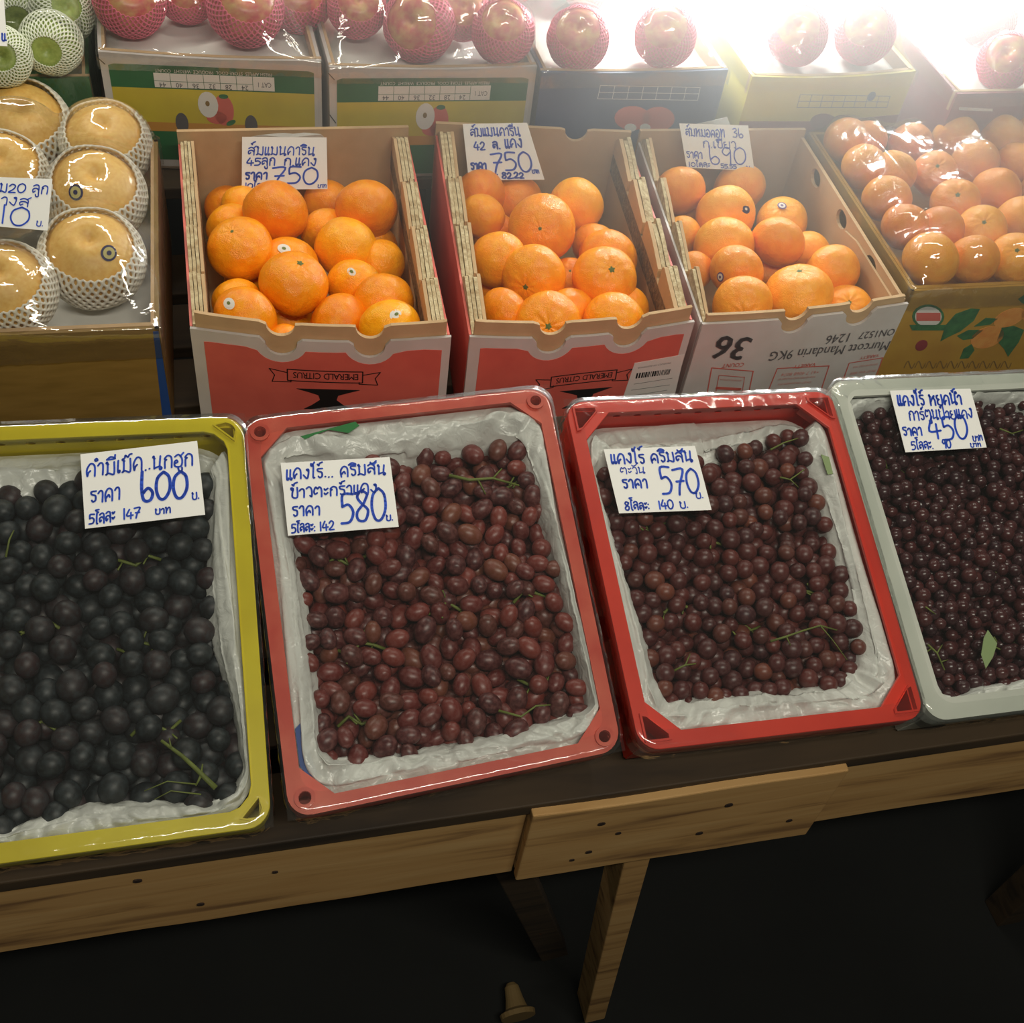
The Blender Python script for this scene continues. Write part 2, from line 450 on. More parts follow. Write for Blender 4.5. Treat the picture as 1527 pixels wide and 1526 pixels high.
# ------------------------------------------------------------------ handwriting on the price cards
G = {  # glyph: (advance, [polylines]); letters stand 0..1
 '0': (.75, [[(.38, 1), (.12, .8), (.06, .4), (.2, .04), (.45, .02), (.66, .35), (.62, .8), (.38, 1)]]),
 '1': (.35, [[(.15, 1), (.17, 0)]]),
 '2': (.7, [[(.08, .75), (.3, 1), (.55, .8), (.42, .4), (.08, .03), (.6, .03)]]),
 '3': (.65, [[(.1, .9), (.4, 1), (.5, .75), (.25, .55), (.55, .4), (.45, .05), (.08, .05)]]),
 '4': (.7, [[(.3, 1), (.05, .35), (.65, .35)], [(.45, .65), (.45, 0)]]),
 '5': (.68, [[(.6, 1), (.15, 1), (.13, .58)], [(.13, .58), (.4, .64), (.6, .38), (.45, .06), (.08, .02)]]),
 '6': (.68, [[(.12, 1.05), (.1, .45), (.2, .06), (.48, .04), (.58, .28), (.38, .46), (.14, .28)]]),
 '7': (.68, [[(.08, .98), (.62, 1), (.35, .4), (.25, 0)], [(.2, .52), (.58, .54)]]),
 '8': (.7, [[(.56, .88), (.3, 1), (.12, .8), (.3, .58), (.58, .35), (.45, .03), (.15, .05), (.1, .3), (.4, .58), (.58, .88)]]),
 '9': (.66, [[(.52, .72), (.3, .5), (.1, .7), (.25, .98), (.5, .9), (.52, .5), (.5, -.02)]]),
 '.': (.25, [[(.1, .03), (.12, .05)]]), ':': (.3, [[(.12, .1), (.14, .12)], [(.12, .6), (.14, .62)]]), ' ': (.4, []), '-': (.4, [[(.05, .4), (.3, .42)]]),
 'ร': (.55, [[(.45, .95), (.12, .92), (.14, .68), (.4, .55), (.42, .15), (.25, .02), (.16, .16)]]),
 'า': (.48, [[(.05, .75), (.2, .96), (.36, .8), (.36, 0)]]),
 'ค': (.72, [[(.12, 0), (.08, .6), (.3, 1), (.56, .8), (.58, 0)], [(.14, .25), (.32, .5), (.4, .3)]]),
 'ด': (.72, [[(.3, .45), (.18, .3), (.12, .05), (.08, .55), (.3, 1), (.56, .8), (.58, 0)]]),
 'ต': (.72, [[(.3, .4), (.14, .3), (.08, .6), (.2, 1), (.33, .82), (.46, 1), (.6, .75), (.6, 0)]]),
 'บ': (.68, [[(.2, .8), (.08, .9), (.12, .98), (.14, .05), (.55, .03), (.56, 1)]]),
 'ป': (.68, [[(.2, .8), (.08, .9), (.12, .98), (.14, .05), (.55, .03), (.56, 1.35)]]),
 'ม': (.72, [[(.22, .85), (.08, .95), (.16, .98), (.17, .15), (.08, .02), (.25, .12), (.58, .02), (.58, 1)]]),
 'น': (.72, [[(.2, .85), (.08, .95), (.15, .98), (.16, .05)], [(.16, .08), (.5, .2), (.64, .05), (.5, .0), (.55, 1)]]),
 'ก': (.66, [[(.12, 0), (.12, .55), (.22, .68), (.1, .75), (.3, 1), (.54, .8), (.55, 0)]]),
 'ถ': (.66, [[(.2, .05), (.1, .1), (.12, .55), (.22, .68), (.1, .75), (.3, 1), (.54, .8), (.55, 0)]]),
 'ล': (.7, [[(.28, .3), (.14, .15), (.1, .5), (.35, .62), (.55, .4), (.57, 0)], [(.1, .85), (.3, 1), (.52, .9), (.57, .4)]]),
 'ส': (.72, [[(.28, .3), (.14, .15), (.1, .5), (.35, .62), (.55, .4), (.57, 0)], [(.1, .85), (.3, 1), (.55, .8), (.57, .4)], [(.5, .9), (.7, 1.15)]]),
 'ง': (.55, [[(.38, .8), (.28, .95), (.42, .95), (.4, .4), (.3, .02), (.05, .4)]]),
 'จ': (.58, [[(.2, .4), (.32, .5), (.3, .02), (.45, .3), (.45, .8), (.25, 1), (.06, .85)]]),
 'ว': (.5, [[(.3, .1), (.42, .02), (.42, .7), (.25, 1), (.06, .82)]]),
 'ห': (.75, [[(.2, .85), (.08, .95), (.14, .98), (.14, 0)], [(.14, .3), (.4, .75), (.58, .95), (.5, .7), (.6, .5), (.6, 0)]]),
 'ท': (.75, [[(.2, .85), (.08, .95), (.14, .98), (.16, 0)], [(.16, .3), (.4, .95), (.56, .9), (.6, .5), (.6, 0)]]),
 'ย': (.68, [[(.2, .95), (.08, .88), (.1, .6), (.28, .55), (.12, .4), (.14, .05), (.55, .03), (.56, 1)]]),
 'อ': (.66, [[(.14, .3), (.28, .4), (.2, .55), (.08, .4), (.12, .04), (.5, .02), (.56, .6), (.34, 1), (.1, .85)]]),
 'ฮ': (.66, [[(.14, .3), (.28, .4), (.2, .55), (.08, .4), (.12, .04), (.5, .02), (.56, .6), (.34, 1), (.1, .85)], [(.45, .85), (.66, 1.12)]]),
 'ข': (.62, [[(.24, .75), (.12, .8), (.1, .98), (.25, .9), (.18, .5), (.2, .05), (.52, .04), (.52, 1)]]),
 'ช': (.66, [[(.24, .75), (.12, .8), (.1, .98), (.25, .9), (.18, .5), (.2, .05), (.52, .04), (.46, .75), (.64, 1.05)]]),
 'ห2': (.7, []),
 'ะ': (.4, [[(.08, .85), (.15, .7), (.32, .88)], [(.08, .35), (.15, .2), (.32, .38)]]),
 'เ': (.3, [[(.12, 1), (.1, .12), (.2, .02), (.22, .18), (.12, .15)]]),
 'แ': (.5, [[(.1, 1), (.08, .12), (.18, .02), (.2, .18)], [(.34, 1), (.32, .12), (.42, .02), (.44, .18)]]),
 'ไ': (.42, [[(.3, .02), (.2, .1), (.22, 1.2), (.05, 1.45), (.1, 1.2), (.3, 1.6)]]),
 'โ': (.42, [[(.3, .02), (.2, .1), (.2, 1.1), (.35, 1.2), (.05, 1.45), (.4, 1.5)]]),
 'ำ': (.48, [[(.05, .75), (.2, .96), (.36, .8), (.36, 0)], [(-.15, 1.25), (-.05, 1.35), (.02, 1.2), (-.1, 1.15), (-.15, 1.25)]]),
 # marks above and below take no room
 '้': (0, [[(-.45, 1.42), (-.35, 1.28), (-.3, 1.5), (-.1, 1.62)]]),
 '็': (0, [[(-.5, 1.15), (-.45, 1.35), (-.3, 1.2), (-.2, 1.38), (-.05, 1.42)]]),
 'ั': (0, [[(-.45, 1.3), (-.38, 1.18), (-.2, 1.2), (-.02, 1.42)]]),
 'ี': (0, [[(-.6, 1.12), (-.35, 1.32), (-.08, 1.15), (-.6, 1.12)], [(-.1, 1.15), (-.08, 1.45)]]),
 'ิ': (0, [[(-.6, 1.12), (-.35, 1.32), (-.08, 1.15), (-.6, 1.12)]]),
 '์': (0, [[(-.3, 1.2), (-.2, 1.3), (-.28, 1.38), (-.3, 1.2), (-.1, 1.5)]]),
 'ู': (0, [[(-.35, -.15), (-.28, -.4), (-.12, -.4), (-.1, -.15)]]),
 '่': (0, [[(-.2, 1.2), (-.18, 1.42)]]),
 'ฺ': (0, [[(-.1, -.2), (-.08, -.3)]]),
}

def write_geo(fn, s, x, y, h, width, wd, slant=0.08, rise=0.0):
    """handwriting in card coordinates, fitted to the width; x, y the left end of the baseline"""
    tot = sum(G[c][0] for c in s if c in G)
    k = width / tot; V = []; cur = 0
    rnd = random.Random(hash(len(s) * 31 + int(x * 999)))
    for c in s:
        if c not in G: continue
        adv, strokes = G[c]
        dy = rnd.uniform(-.05, .05); sc = rnd.uniform(.92, 1.06)
        for st in strokes:
            st = smooth_line(st, 4) if len(st) > 2 else st
            pts = [(x + (cur + px) * k + slant * py * h, y + (py * sc + dy) * h + rise * (cur + px) * k) for px, py in st]
            V.append(line_geo(fn, pts, wd, 0.0004, 0.0004))
        cur += adv
    return V

def card(quad, plane_p, plane_n, lines, label, thick=0.0006, lift=0.0, curl=0.0):
    """quad: pixels of the four corners, clockwise from the top left"""
    P = [hit(u, v, plane_p, plane_n) for u, v in quad]
    n = (P[1] - P[0]).cross(P[3] - P[0]).normalized()
    if n.dot(CAM - P[0]) < 0: n = -n
    P = [p + n * lift for p in P]
    TL, TR, BR, BL = P
    def fn(u, v, z=0.0):   # u right 0..1, v up 0..1
        b = (1 - v)
        p = (TL * (1 - u) + TR * u) * v + (BL * (1 - u) + BR * u) * b
        return p + n * (z + curl * math.sin(u * math.pi) * 0.5 + curl * 0.6 * (v - .5) ** 2)
    o = thing('price_card', (P[0] + P[1] + P[2] + P[3]) / 4, label, 'price card')
    N = 8
    V, F = [], []
    for zz in (0.0, -thick):
        for j in range(N + 1):
            for i in range(N + 1): V.append(fn(i / N, j / N, zz))
    m = (N + 1) ** 2
    for j in range(N):
        for i in range(N):
            a = j * (N + 1) + i
            F.append((a, a + 1, a + N + 2, a + N + 1)); F.append((m + a, m + a + N + 1, m + a + N + 2, m + a + 1))
    rim = [i for i in range(N + 1)] + [(j + 1) * (N + 1) - 1 for j in range(1, N + 1)] + [m - 1 - i for i in range(1, N + 1)] + [j * (N + 1) for j in range(N - 1, 0, -1)]
    for i in range(len(rim)):
        a, b = rim[i], rim[(i + 1) % len(rim)]
        F.append((a, m + a, m + b, b))
    obj('paper', V, F, M['paper'], o, smooth=False)
    geo = []
    asp = (TR - TL).length / (TL - BL).length
    for (s, x, y, h, wdt, pen) in lines:
        # work in height units so that strokes keep their width
        g = lambda X, Y, z=0.0: fn(X / asp, Y, z)
        geo += write_geo(g, s, x * asp, y, h, wdt * asp, pen)
    if geo:
        V, F = merge(geo); obj('handwriting', V, F, M['ink'], o, flip=False)
    return o

# ------------------------------------------------------------------ the stall
UP = Vector((0, 0, 1))
Z2 = CAMH - 0.896            # rim height of the second row
Z3 = CAMH - 0.81             # rim height of the back row
SH2, SH3 = Z2 - 0.165, Z3 - 0.175      # shelf tops
TILT = math.radians(18)
CN = Vector((0, -math.sin(TILT), math.cos(TILT)))      # normal of the sloping crate row
CP = CAM + ray(640, 1170) * 1.1
CRATE_H = 0.083

# floor and dark back wall
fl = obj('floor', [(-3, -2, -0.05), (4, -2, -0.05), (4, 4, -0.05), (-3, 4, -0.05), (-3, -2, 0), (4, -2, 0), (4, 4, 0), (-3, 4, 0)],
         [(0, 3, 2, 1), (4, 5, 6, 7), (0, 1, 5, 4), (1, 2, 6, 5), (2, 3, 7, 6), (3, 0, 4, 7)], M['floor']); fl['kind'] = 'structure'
wb = obj('wall_back', *box_geo(lambda x, y, z: Vector((x, y, z)), -3, 4, 3.2, 3.3, 0, 3.2), M['wall']); wb['kind'] = 'structure'

stand = thing('market_stand', (0.3, 0.95, 0), 'rough wooden stepped stand holding all the fruit crates and boxes', 'stand')
PD = Vector((1.10, -0.025, 0)).normalized()          # direction of the front board
PF = Frame((-0.25, 0.519, CAMH - 1.093), PD, UP)     # x along the board, y up, z towards the shopper
def board(name, fr, x0, x1, y0, y1, z0, z1, m, parent=stand, bevel=0.002, wob=0.0):
    vs, fs = box_geo(lambda a, b, c: Vector((a, b, c)), x0, x1, y0, y1, z0, z1)
    bm = bmesh.new()
    n = max(2, int((x1 - x0) / 0.03))
    V, F = [], []
    for i in range(n + 1):
        t = i / n; x = x0 + (x1 - x0) * t
        j = [noise.noise(Vector((x * 9, k * 7.3, y0 * 3))) * wob for k in range(4)]
        V += [fr(x, y0 + j[0], z0), fr(x, y0 + j[0], z1 + j[2] * .3), fr(x, y1 + j[1], z1 + j[3] * .3), fr(x, y1 + j[1], z0)]
    for i in range(n):
        for k in range(4):
            a = i * 4 + k; b = i * 4 + (k + 1) % 4
            F.append((a, b, b + 4, a + 4))
    F.append((3, 2, 1, 0)); F.append(tuple(n * 4 + k for k in range(4)))
    bm.free()
    return obj(name, V, F, m, parent, bevel=bevel)
b1 = board('front_plank', PF, -0.5, 0.512, -0.172, -0.004, -0.022, 0, M['wood'], wob=0.003)
b2 = board('front_plank', PF, 0.514, 1.75, -0.166, -0.003, -0.022, 0, M['wood'], wob=0.003)
b3 = board('splice_plank', PF, 0.513, 0.873, -0.168, -0.006, 0.001, 0.013, M['wood'], wob=0.003)
for i, (px_, py_, r) in enumerate([(897, 1229, .0045), (922, 1243, .0035), (878, 1271, .004), (1087, 1201, .005), (1043, 1243, .0045), (1177, 1224, .004), (853, 1283, .003)]):
    x, y = Frame(PF(0, 0, 0.0135), PF.ex, UP).px(px_, py_)
    plate('nail_hole', Frame(PF(0, 0, 0.013), PF.ex, UP), circle(x, y, r, 9, r * .8), [], 0, 0.0012, M['nail'], b3)
for (px_, py_, r) in [(205, 1313, .0045), (299, 1348, .004), (1160, 1212, .003), (410, 1300, .003)]:
    x, y = PF.px(px_, py_)
    plate('nail_hole', PF, circle(x, y, r, 9, r * .7), [], 0.0, 0.0016, M['nail'], b1)
# top board the crates rest on, the sloping bearers and shelf boards
SF = Frame(CP - CN * (CRATE_H + 0.002), (1, 0, 0), ez=CN)      # sloping shelf plane; y runs up the slope
def slope_y(Y): return (Y - SF.o.y) / math.cos(TILT)
board('top_plank', Frame((-0.25, 0.517, CAMH - 1.092), PD, ey=Vector((-PD.y, PD.x, 0))), -0.5, 1.75, -0.002, 0.075, -0.02, 0, M['wood_shaded'])
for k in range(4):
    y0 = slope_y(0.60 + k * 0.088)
    board('shelf_slat', SF, -1.0, 0.95, y0, y0 + 0.065, -0.018, -0.001, M['wood_shaded'])
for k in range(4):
    board('shelf_slat', Frame((0, 0, SH2), (1, 0, 0), (0, 1, 0)), -0.8, 1.6, 0.99 + k * 0.112, 1.08 + k * 0.112, -0.02, -0.001, M['wood_shaded'])
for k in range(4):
    board('shelf_slat', Frame((0, 0, SH3), (1, 0, 0), (0, 1, 0)), -0.8, 1.8, 1.467 + k * 0.112, 1.55 + k * 0.112, -0.02, -0.001, M['wood_shaded'])
# rail under the front board, legs and brace
board('lower_rail', Frame((-0.25, 0.60, CAMH - 1.30), PD, UP), -0.5, 1.75, -0.06, 0, -0.02, 0, M['wood_shaded'])
def beam(name, A, B, w, d, m, side=Vector((1, 0, 0))):
    A, B = Vector(A), Vector(B); t = (B - A).normalized(); s = (side - t * side.dot(t)).normalized(); n = t.cross(s)
    V = [P + s * (a * w / 2) + n * (b * d / 2) for P in (A, B) for a, b in ((-1, -1), (1, -1), (1, 1), (-1, 1))]
    return obj(name, V, [(0, 1, 2, 3), (7, 6, 5, 4), (0, 4, 5, 1), (1, 5, 6, 2), (2, 6, 7, 3), (3, 7, 4, 0)], m, stand, bevel=0.002)
LF = Frame((0, 0.535, 0), (1, 0, 0), UP)
la = LF.px(933, 1270); lb = LF.px(881, 1500)
beam('leg', LF(la[0], la[1] + 0.05, 0), LF(lb[0], max(0.0, lb[1]), 0), 0.034, 0.05, M['wood'])
beam('leg', (-0.55, 0.56, SH2 - 0.1), (-0.55, 0.56, 0), 0.05, 0.05, M['wood_shaded'])
beam('leg', (1.30, 0.56, SH2 - 0.1), (1.30, 0.56, 0), 0.05, 0.05, M['wood_shaded'])
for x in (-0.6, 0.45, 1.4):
    beam('rear_leg', (x, 1.9, SH3 - 0.021), (x, 1.9, 0), 0.05, 0.05, M['wood_shaded'])
    beam('middle_leg', (x, 1.50, SH3 - 0.021), (x, 1.43, 0), 0.05, 0.04, M['wood_shaded'])
    beam('bearer', (x, 0.93, SH2 - 0.04), (x, 1.95, SH2 - 0.04), 0.04, 0.04, M['wood_shaded'])
    beam('bearer', (x, 1.53, SH3 - 0.04), (x, 1.95, SH3 - 0.04), 0.04, 0.036, M['wood_shaded'])
    beam('bearer', SF(x, slope_y(0.535), -0.04), SF(x, slope_y(0.92), -0.04), 0.04, 0.04, M['wood_shaded'])
    beam('front_leg', (x, 0.965, SH2 - 0.021), (x, 0.965, 0), 0.05, 0.04, M['wood_shaded'])
beam('brace', (0.26, 0.56, 0.72), (0.43, 0.62, 0.1), 0.045, 0.03, M['wood_shaded'])
# small pale thing lying in the dark under the stand
cp = hit(766, 1508, (0, 0, 0.0), UP)
def lathe_geo(c, prof, seg=20):
    V, F = [], []
    for r, z in prof:
        for k in range(seg):
            a = 2 * math.pi * k / seg; V.append(c + Vector((r * math.cos(a), r * math.sin(a), z)))
    for i in range(len(prof) - 1):
        for k in range(seg):
            F.append((i * seg + k, i * seg + (k + 1) % seg, (i + 1) * seg + (k + 1) % seg, (i + 1) * seg + k))
    F.append(tuple(range(seg))[::-1]); F.append(tuple((len(prof) - 1) * seg + k for k in range(seg)))
    return V, F
cv, cf = lathe_geo(Vector((0, 0, 0)), [(.029, 0), (.030, .008), (.019, .014), (.015, .03), (.012, .05), (.007, .056)])
cv = [Vector((cp.x, cp.y, 0.030)) + Vector((v.x, v.z - .02, v.y * .8)) for v in cv]
o = obj('paper_cone', cv, cf, mat('dull_paper', (120, 98, 58), 0.8), smooth=False)
tag(o, 'small pale cone shaped scrap on the dark floor under the stand', 'scrap')

# ------------------------------------------------------------------ cardboard boxes
def edge_line(W, hfun, notches, step=0.02):
    """top edge from x=0 to x=W; notches: (centre, radius, depth of the centre below the edge, shoulder)"""
    pts = []; x = 0.0
    notches = sorted(notches)
    for xc, r, dep, sh in notches:
        while x < xc - r - sh - 1e-6:
            pts.append((x, hfun(x))); x += step
        pts.append((xc - r - sh, hfun(xc - r - sh)))
        for i in range(13):
            a = math.pi + math.pi * i / 12
            pts.append((xc + r * math.cos(a), hfun(xc) - dep + r * math.sin(a)))
        pts.append((xc + r + sh, hfun(xc + r + sh))); x = xc + r + sh + step
    while x < W - 1e-6:
        pts.append((x, hfun(x))); x += step
    pts.append((W, hfun(W)))
    return pts

def wall_plate(name, fr, W, H, edge, z0, z1, m, parent, holes=()):
    out = [(0, -H), (W, -H)] + edge[::-1]
    return plate(name, fr, out, list(holes), z0, z1, m, parent, bevel=0.0)

def layered_side(fr0, W0, H, parent, nl=4, t=0.0052, seed=0, inner_sign=-1, outer_mat='red_print', rise=0.012, plain=False):
    fr = lambda x, y, z=0.0: fr0(x + .0096, y, z)
    W = W0 - .0165
    """side wall of folded board layers; fr.x runs from the front to the back, fr.z points outwards"""
    rnd = random.Random(seed)
    secs = 4; sl = W / secs
    wall_plate('side_panel', fr, W, H, [(0, -.004), (W, -.004)], -0.003, 0, M[outer_mat], parent)
    z = -0.0035
    for l in range(nl):
        pts = []
        off = rnd.uniform(-.003, .004)
        for s in range(secs):
            a = s * sl + 0.004 + off; b = (s + 1) * sl - 0.010 + off + rnd.uniform(-.003, .003)
            lo = -0.016 - rnd.uniform(0, .008)
            tp = rise * rnd.uniform(.7, 1.1) if not plain else 0.004
            if s == 0: pts.append((max(0, a - .004), rnd.uniform(-.004, 0)))
            else: pts += [(a - rnd.uniform(.001, .003), lo), (a, -0.004 + rnd.uniform(-.003, .002))]
            pts += [((a + b) / 2, tp * .5 + rnd.uniform(-.001, .001)), (b - .006, tp), (b, tp - .004)]
            if s < secs - 1: pts += [(b + rnd.uniform(0, .003), lo + rnd.uniform(-.002, .003))]
        pts = [(min(max(x, 0), W), y) for x, y in pts]; pts.append((W, 0.0))
        q = [pts[0]]
        for p in pts[1:]:
            if p[0] > q[-1][0] + 2e-4: q.append(p)
        if q[0][0] > 0: q.insert(0, (0, q[0][1]))
        o = wall_plate('board_layer', fr, W, H if l == nl - 1 else 0.05, q, z - t + 0.0008, z, M['kraft'] if l == nl - 1 else M['kraft_edge'], parent)
        z -= t
    # torn dark strip low between the layers
    plate('torn_edge', fr, [(0, -.05), (W, -.05), (W, -.021), (0, -.021)], [], -0.0035 - nl * t + 0.0005, -0.0031, M['torn'], parent)
    return -z

def quad_box(quad_px, z, names=('FL', 'FR', 'BR', 'BL')):
    return [hit(u, v, (0, 0, z), UP) for u, v in quad_px]

# --- first red box (45 count)
def citrus_box(name, quad, label, seed, kind):
    FL, FR, BR, BL = quad
    o = thing(name, ((FL + FR + BR + BL) / 4) * 1.0 - UP * (Z2 - SH2), label, 'cardboard box')
    H = Z2 - SH2 - 0.001
    W = (FR - FL).length
    F = Frame(FL, FR - FL, UP)                    # front, z towards the shopper
    DL = (BL - FL).length; DR = (BR - FR).length
    S_R = Frame(FR, BR - FR, UP)                  # right side, outwards to the right
    S_Lb = Frame(BL, FL - BL, UP)                 # left side seen from outside: x runs from the back to the front
    class Flip:                                   # the same wall with x from the front to the back, z outwards
        def __init__(s, f, L): s.f, s.L = f, L
        def __call__(s, x, y, z=0.0): return s.f(s.L - x, y, z)
    S_L = Flip(S_Lb, DL)
    KB = Frame(BR, BL - BR, UP)                   # back wall, z away from the shopper
    bow = lambda d: (lambda x: -d * math.sin(math.pi * min(max(x / W, 0), 1)))
    outer_mat = 'red_print' if kind != 'white' else 'white_board'
    if kind == 'white':
        tl = tr = 0.006
    # bottom
    P = [p - UP * H for p in (FL, FR, BR, BL)]
    obj('bottom', P + [p + UP * 0.004 for p in P], [(0, 3, 2, 1), (4, 5, 6, 7), (0, 1, 5, 4), (1, 2, 6, 5), (2, 3, 7, 6), (3, 0, 4, 7)], M['kraft'], o)
    return o, F, S_L, S_R, KB, W, DL, DR, H, bow

# B1
QB1 = quad_box([(283, 490), (673, 503), (608, 200), (265, 207)], Z2)
QB2 = quad_box([(701, 503), (1036, 480), (938, 207), (649, 194)], Z2)
QB3 = quad_box([(1048, 484), (1355, 453), (1196, 203), (951, 205)], Z2)

def finish_citrus(o, F, S_L, S_R, KB, W, DL, DR, H, bow, notch_px, sag, seed, back_notch=None, white=False, flap=0.02):
    hf = bow(sag)
    nx = [F.px(*p)[0] for p in notch_px]
    e = edge_line(W, hf, [(x, .0185, .006, .006) for x in nx])
    fp = wall_plate('front_panel', F, W, H, e, -0.004, 0, M['white_board'], o)
    hi = lambda x: hf(x) + flap
    ei = [(max(.006, min(W - .006, x)), y) for x, y in edge_line(W, hi, [(x, .0165, .002 if not white else .0, .008) for x in nx])]
    q = [ei[0]]
    for p in ei[1:]:
        if p[0] > q[-1][0] + 1e-4 or abs(p[1] - q[-1][1]) > 1e-4: q.append(p)
    plate('inner_flap', F, [(0.006, -H + .003), (W - .006, -H + .003)] + q[::-1], [], -0.0092, -0.0045, M['kraft'], o)
    # corrugated edge seen on the cut of the outer sheet
    ce = merge([line_geo(lambda x, y, z=0: F(x, y + 0.0, z), [(e[i][0], e[i][1] + .0004), (e[i + 1][0], e[i + 1][1] + .0004)], .0022, 0, -0.002) for i in range(len(e) - 1)])
    hb = lambda x: 0.014
    WB = (KB.o - S_R.o).length
    wbk = (QB[0][2] - QB[0][3]).length
    eb = edge_line(wbk, hb, back_notch or [])
    wall_plate('back_panel', KB, wbk, H, eb, -0.006, 0, M['kraft'], o)
    return fp, nx, e

def red_print(fp, F, W, H, e, nx, margin=0.014, lowx=0.0):
    """the red field with its white border that runs round the finger notches"""
    top = []
    for x, y in e:
        if margin < x < W - margin and not any(abs(x - c) < .034 for c in nx): top.append((x, y - 0.016))
    for c in nx:
        base = -0.022 + min(y for x, y in e if abs(x - c) > .03) * 0
        yc = [y for x, y in e if abs(x - c) < .03]
        y0 = max(yc) - .006
        arc = [(c + .031 * math.cos(a), y0 + .031 * math.sin(a)) for a in [math.pi + math.pi * i / 14 for i in range(15)] if y0 + .031 * math.sin(a) < y0 - .0105]
        top += arc
    top.sort()
    out = [(margin, -H + .004), (W - margin * .7, -H + .004), (W - margin * .7, top[-1][1])] + top[::-1] + [(margin, top[0][1])]
    return plate('red_field', F, out, [], 0.0, 0.0006, M['red_print'], fp)

def emblem(fp, F, cpx, lpx, rpx, tree_px, sc=1.0):
    """ribbon with curved upside-down words and the flat crowned tree under it"""
    L = Vector(F.px(*lpx)); Rr = Vector(F.px(*rpx)); C = Vector(F.px(*cpx))
    wd = (Rr - L).length; d = (Rr - L).normalized(); u = Vector((-d.y, d.x))
    mid = (L + Rr) / 2; sag = (C - mid).dot(u)
    def arc(t, off=0.0):   # t 0..1 left to right
        p = L + d * (wd * t) + u * (sag * (1 - (2 * t - 1) ** 2) + off)
        return (p.x, p.y)
    h = 0.0180 * sc
    # ribbon outline and its folded tails
    rb = [arc(.16 + .68 * i / 14, h / 2) for i in range(15)] + [arc(.84 - .68 * i / 14, -h / 2) for i in range(15)]
    geos = [line_geo(F, rb + [rb[0]], .0014, 0, .0012)]
    for s in (0, 1):
        t = (lambda v: v) if s == 0 else (lambda v: 1 - v)
        tail = [arc(t(.16), h * .2), arc(t(.0), h * .45), arc(t(.045), -.1 * h), arc(t(.02), -h * .7), arc(t(.19), -h * .62), arc(t(.19), -h * .45)]
        geos.append(line_geo(F, tail, .0012, 0, .0012))
    V, Fc = merge(geos); rbo = obj('ribbon', V, Fc, M['black_print'], fp, flip=False)
    # letters one by one, reading from right to left upside down
    s = 'EMERALD CITRUS'; n = len(s); g = []
    widths = [0.62 if c == 'I' else 1.0 if c != ' ' else .7 for c in s]
    tot = sum(widths); cur = 0
    for c, wv in zip(s, widths):
        if c != ' ':
            t0 = .80 - .60 * cur / tot; t1 = .80 - .60 * (cur + wv * .80) / tot
            g.append(text_geo(F, c, arc(t0, h * .30), arc(t1, h * .30), z=.0013, aspect=1.3, px=False, scale=h * .60))
        cur += wv
    V, Fc = merge(g); obj('lettering', V, Fc, M['black_print'], fp, flip=False)
    # tree: wide crown band, trunk that narrows and roots
    T = Vector(F.px(*tree_px))
    P = [(-.036, 0), (.040, 0), (.024, -.006), (.014, -.010), (.012, -.018), (.020, -.026), (.032, -.034), (-.028, -.034), (-.018, -.027), (-.008, -.018), (-.010, -.010), (-.022, -.005)]
    plate('tree_print', F, [(T.x + a * sc, T.y + b * sc) for a, b in P], [], 0.0006, 0.0012, M['black_print'], fp)

def slot_side(fr, W, H, o, seed, mat_in='kraft', thick=.005, cut=(), outer='white_board', rise=.006, holes=()):
    fr0 = fr; fr = lambda x, y, z=0.0: fr0(x + .0096, y, z); W = W - .0165
    e = [(0, 0)]
    for c, r, d in cut:
        e += [(c - r - .004, rise * (c / W)), (c - r, rise * (c / W) - .003)] + [(c + r * math.cos(a), -.004 + d * math.sin(a)) for a in [math.pi + math.pi * i / 8 for i in range(9)]] + [(c + r, -.003), (c + r + .004, rise * (c / W))]
    e += [(W, rise)]
    wall_plate('side_panel', fr, W, H, e, -thick, 0, M[mat_in], o, holes=holes)
    plate('outer_sheet', fr, [(0, -H), (W, -H), (W, -.040), (0, -.040)], [], 0, .0006, M[outer], o)

QB = [QB1]
b = citrus_box('mandarin_box', QB1, 'red and white cardboard box of deep orange mandarins beside the wrapped pears', 1, 'red')
o, F, S_L, S_R, KB, W, DL, DR, H, bow = b
fp, nx, e = finish_citrus(o, F, S_L, S_R, KB, W, DL, DR, H, bow, [(419.5, 520), (551, 520)], 0.014, 1)
red_print(fp, F, W, H, e, nx)
emblem(fp, F, (484, 561), (402, 556), (567, 562), (487, 580))
layered_side(S_L, DL, H, o, 4, .0046, seed=11)
layered_side(S_R, DR, H, o, 4, .0052, seed=12)
BOX1 = o

QB = [QB2]
b = citrus_box('mandarin_box', QB2, 'red and white cardboard box of mandarins with a barcode label on its front', 2, 'red')
o, F, S_L, S_R, KB, W, DL, DR, H, bow = b
wbk = (QB2[2] - QB2[3]).length
fp, nx, e = finish_citrus(o, F, S_L, S_R, KB, W, DL, DR, H, bow, [(818, 535), (929, 530)], 0.012, 2, back_notch=[(KB.px(857, 205)[0], .0165, .002, .008)])
red_print(fp, F, W, H, e, nx)
emblem(fp, F, (868, 563), (798, 572), (941, 556), (872, 580), .92)
lb_ = [F.px(*p) for p in [(946, 541), (1020, 528), (1003, 600), (926, 600)]]
lab = plate('barcode_label', F, lb_[::-1], [], .0006, .0012, M['white_print'], fp)
bars = []
rr = random.Random(5)
x0, x1 = F.px(949, 556)[0], F.px(1000, 548)[0]; yb = F.px(949, 560)[1]
x = x0
while x < x1:
    wv = rr.choice([.0008, .0012, .0022]); bars.append(box_geo(F, x, min(x + wv, x1), yb + (x - x0) * .06 - .004, yb + (x - x0) * .06 + .005, .0012, .0015)); x += wv + rr.choice([.0008, .0014])
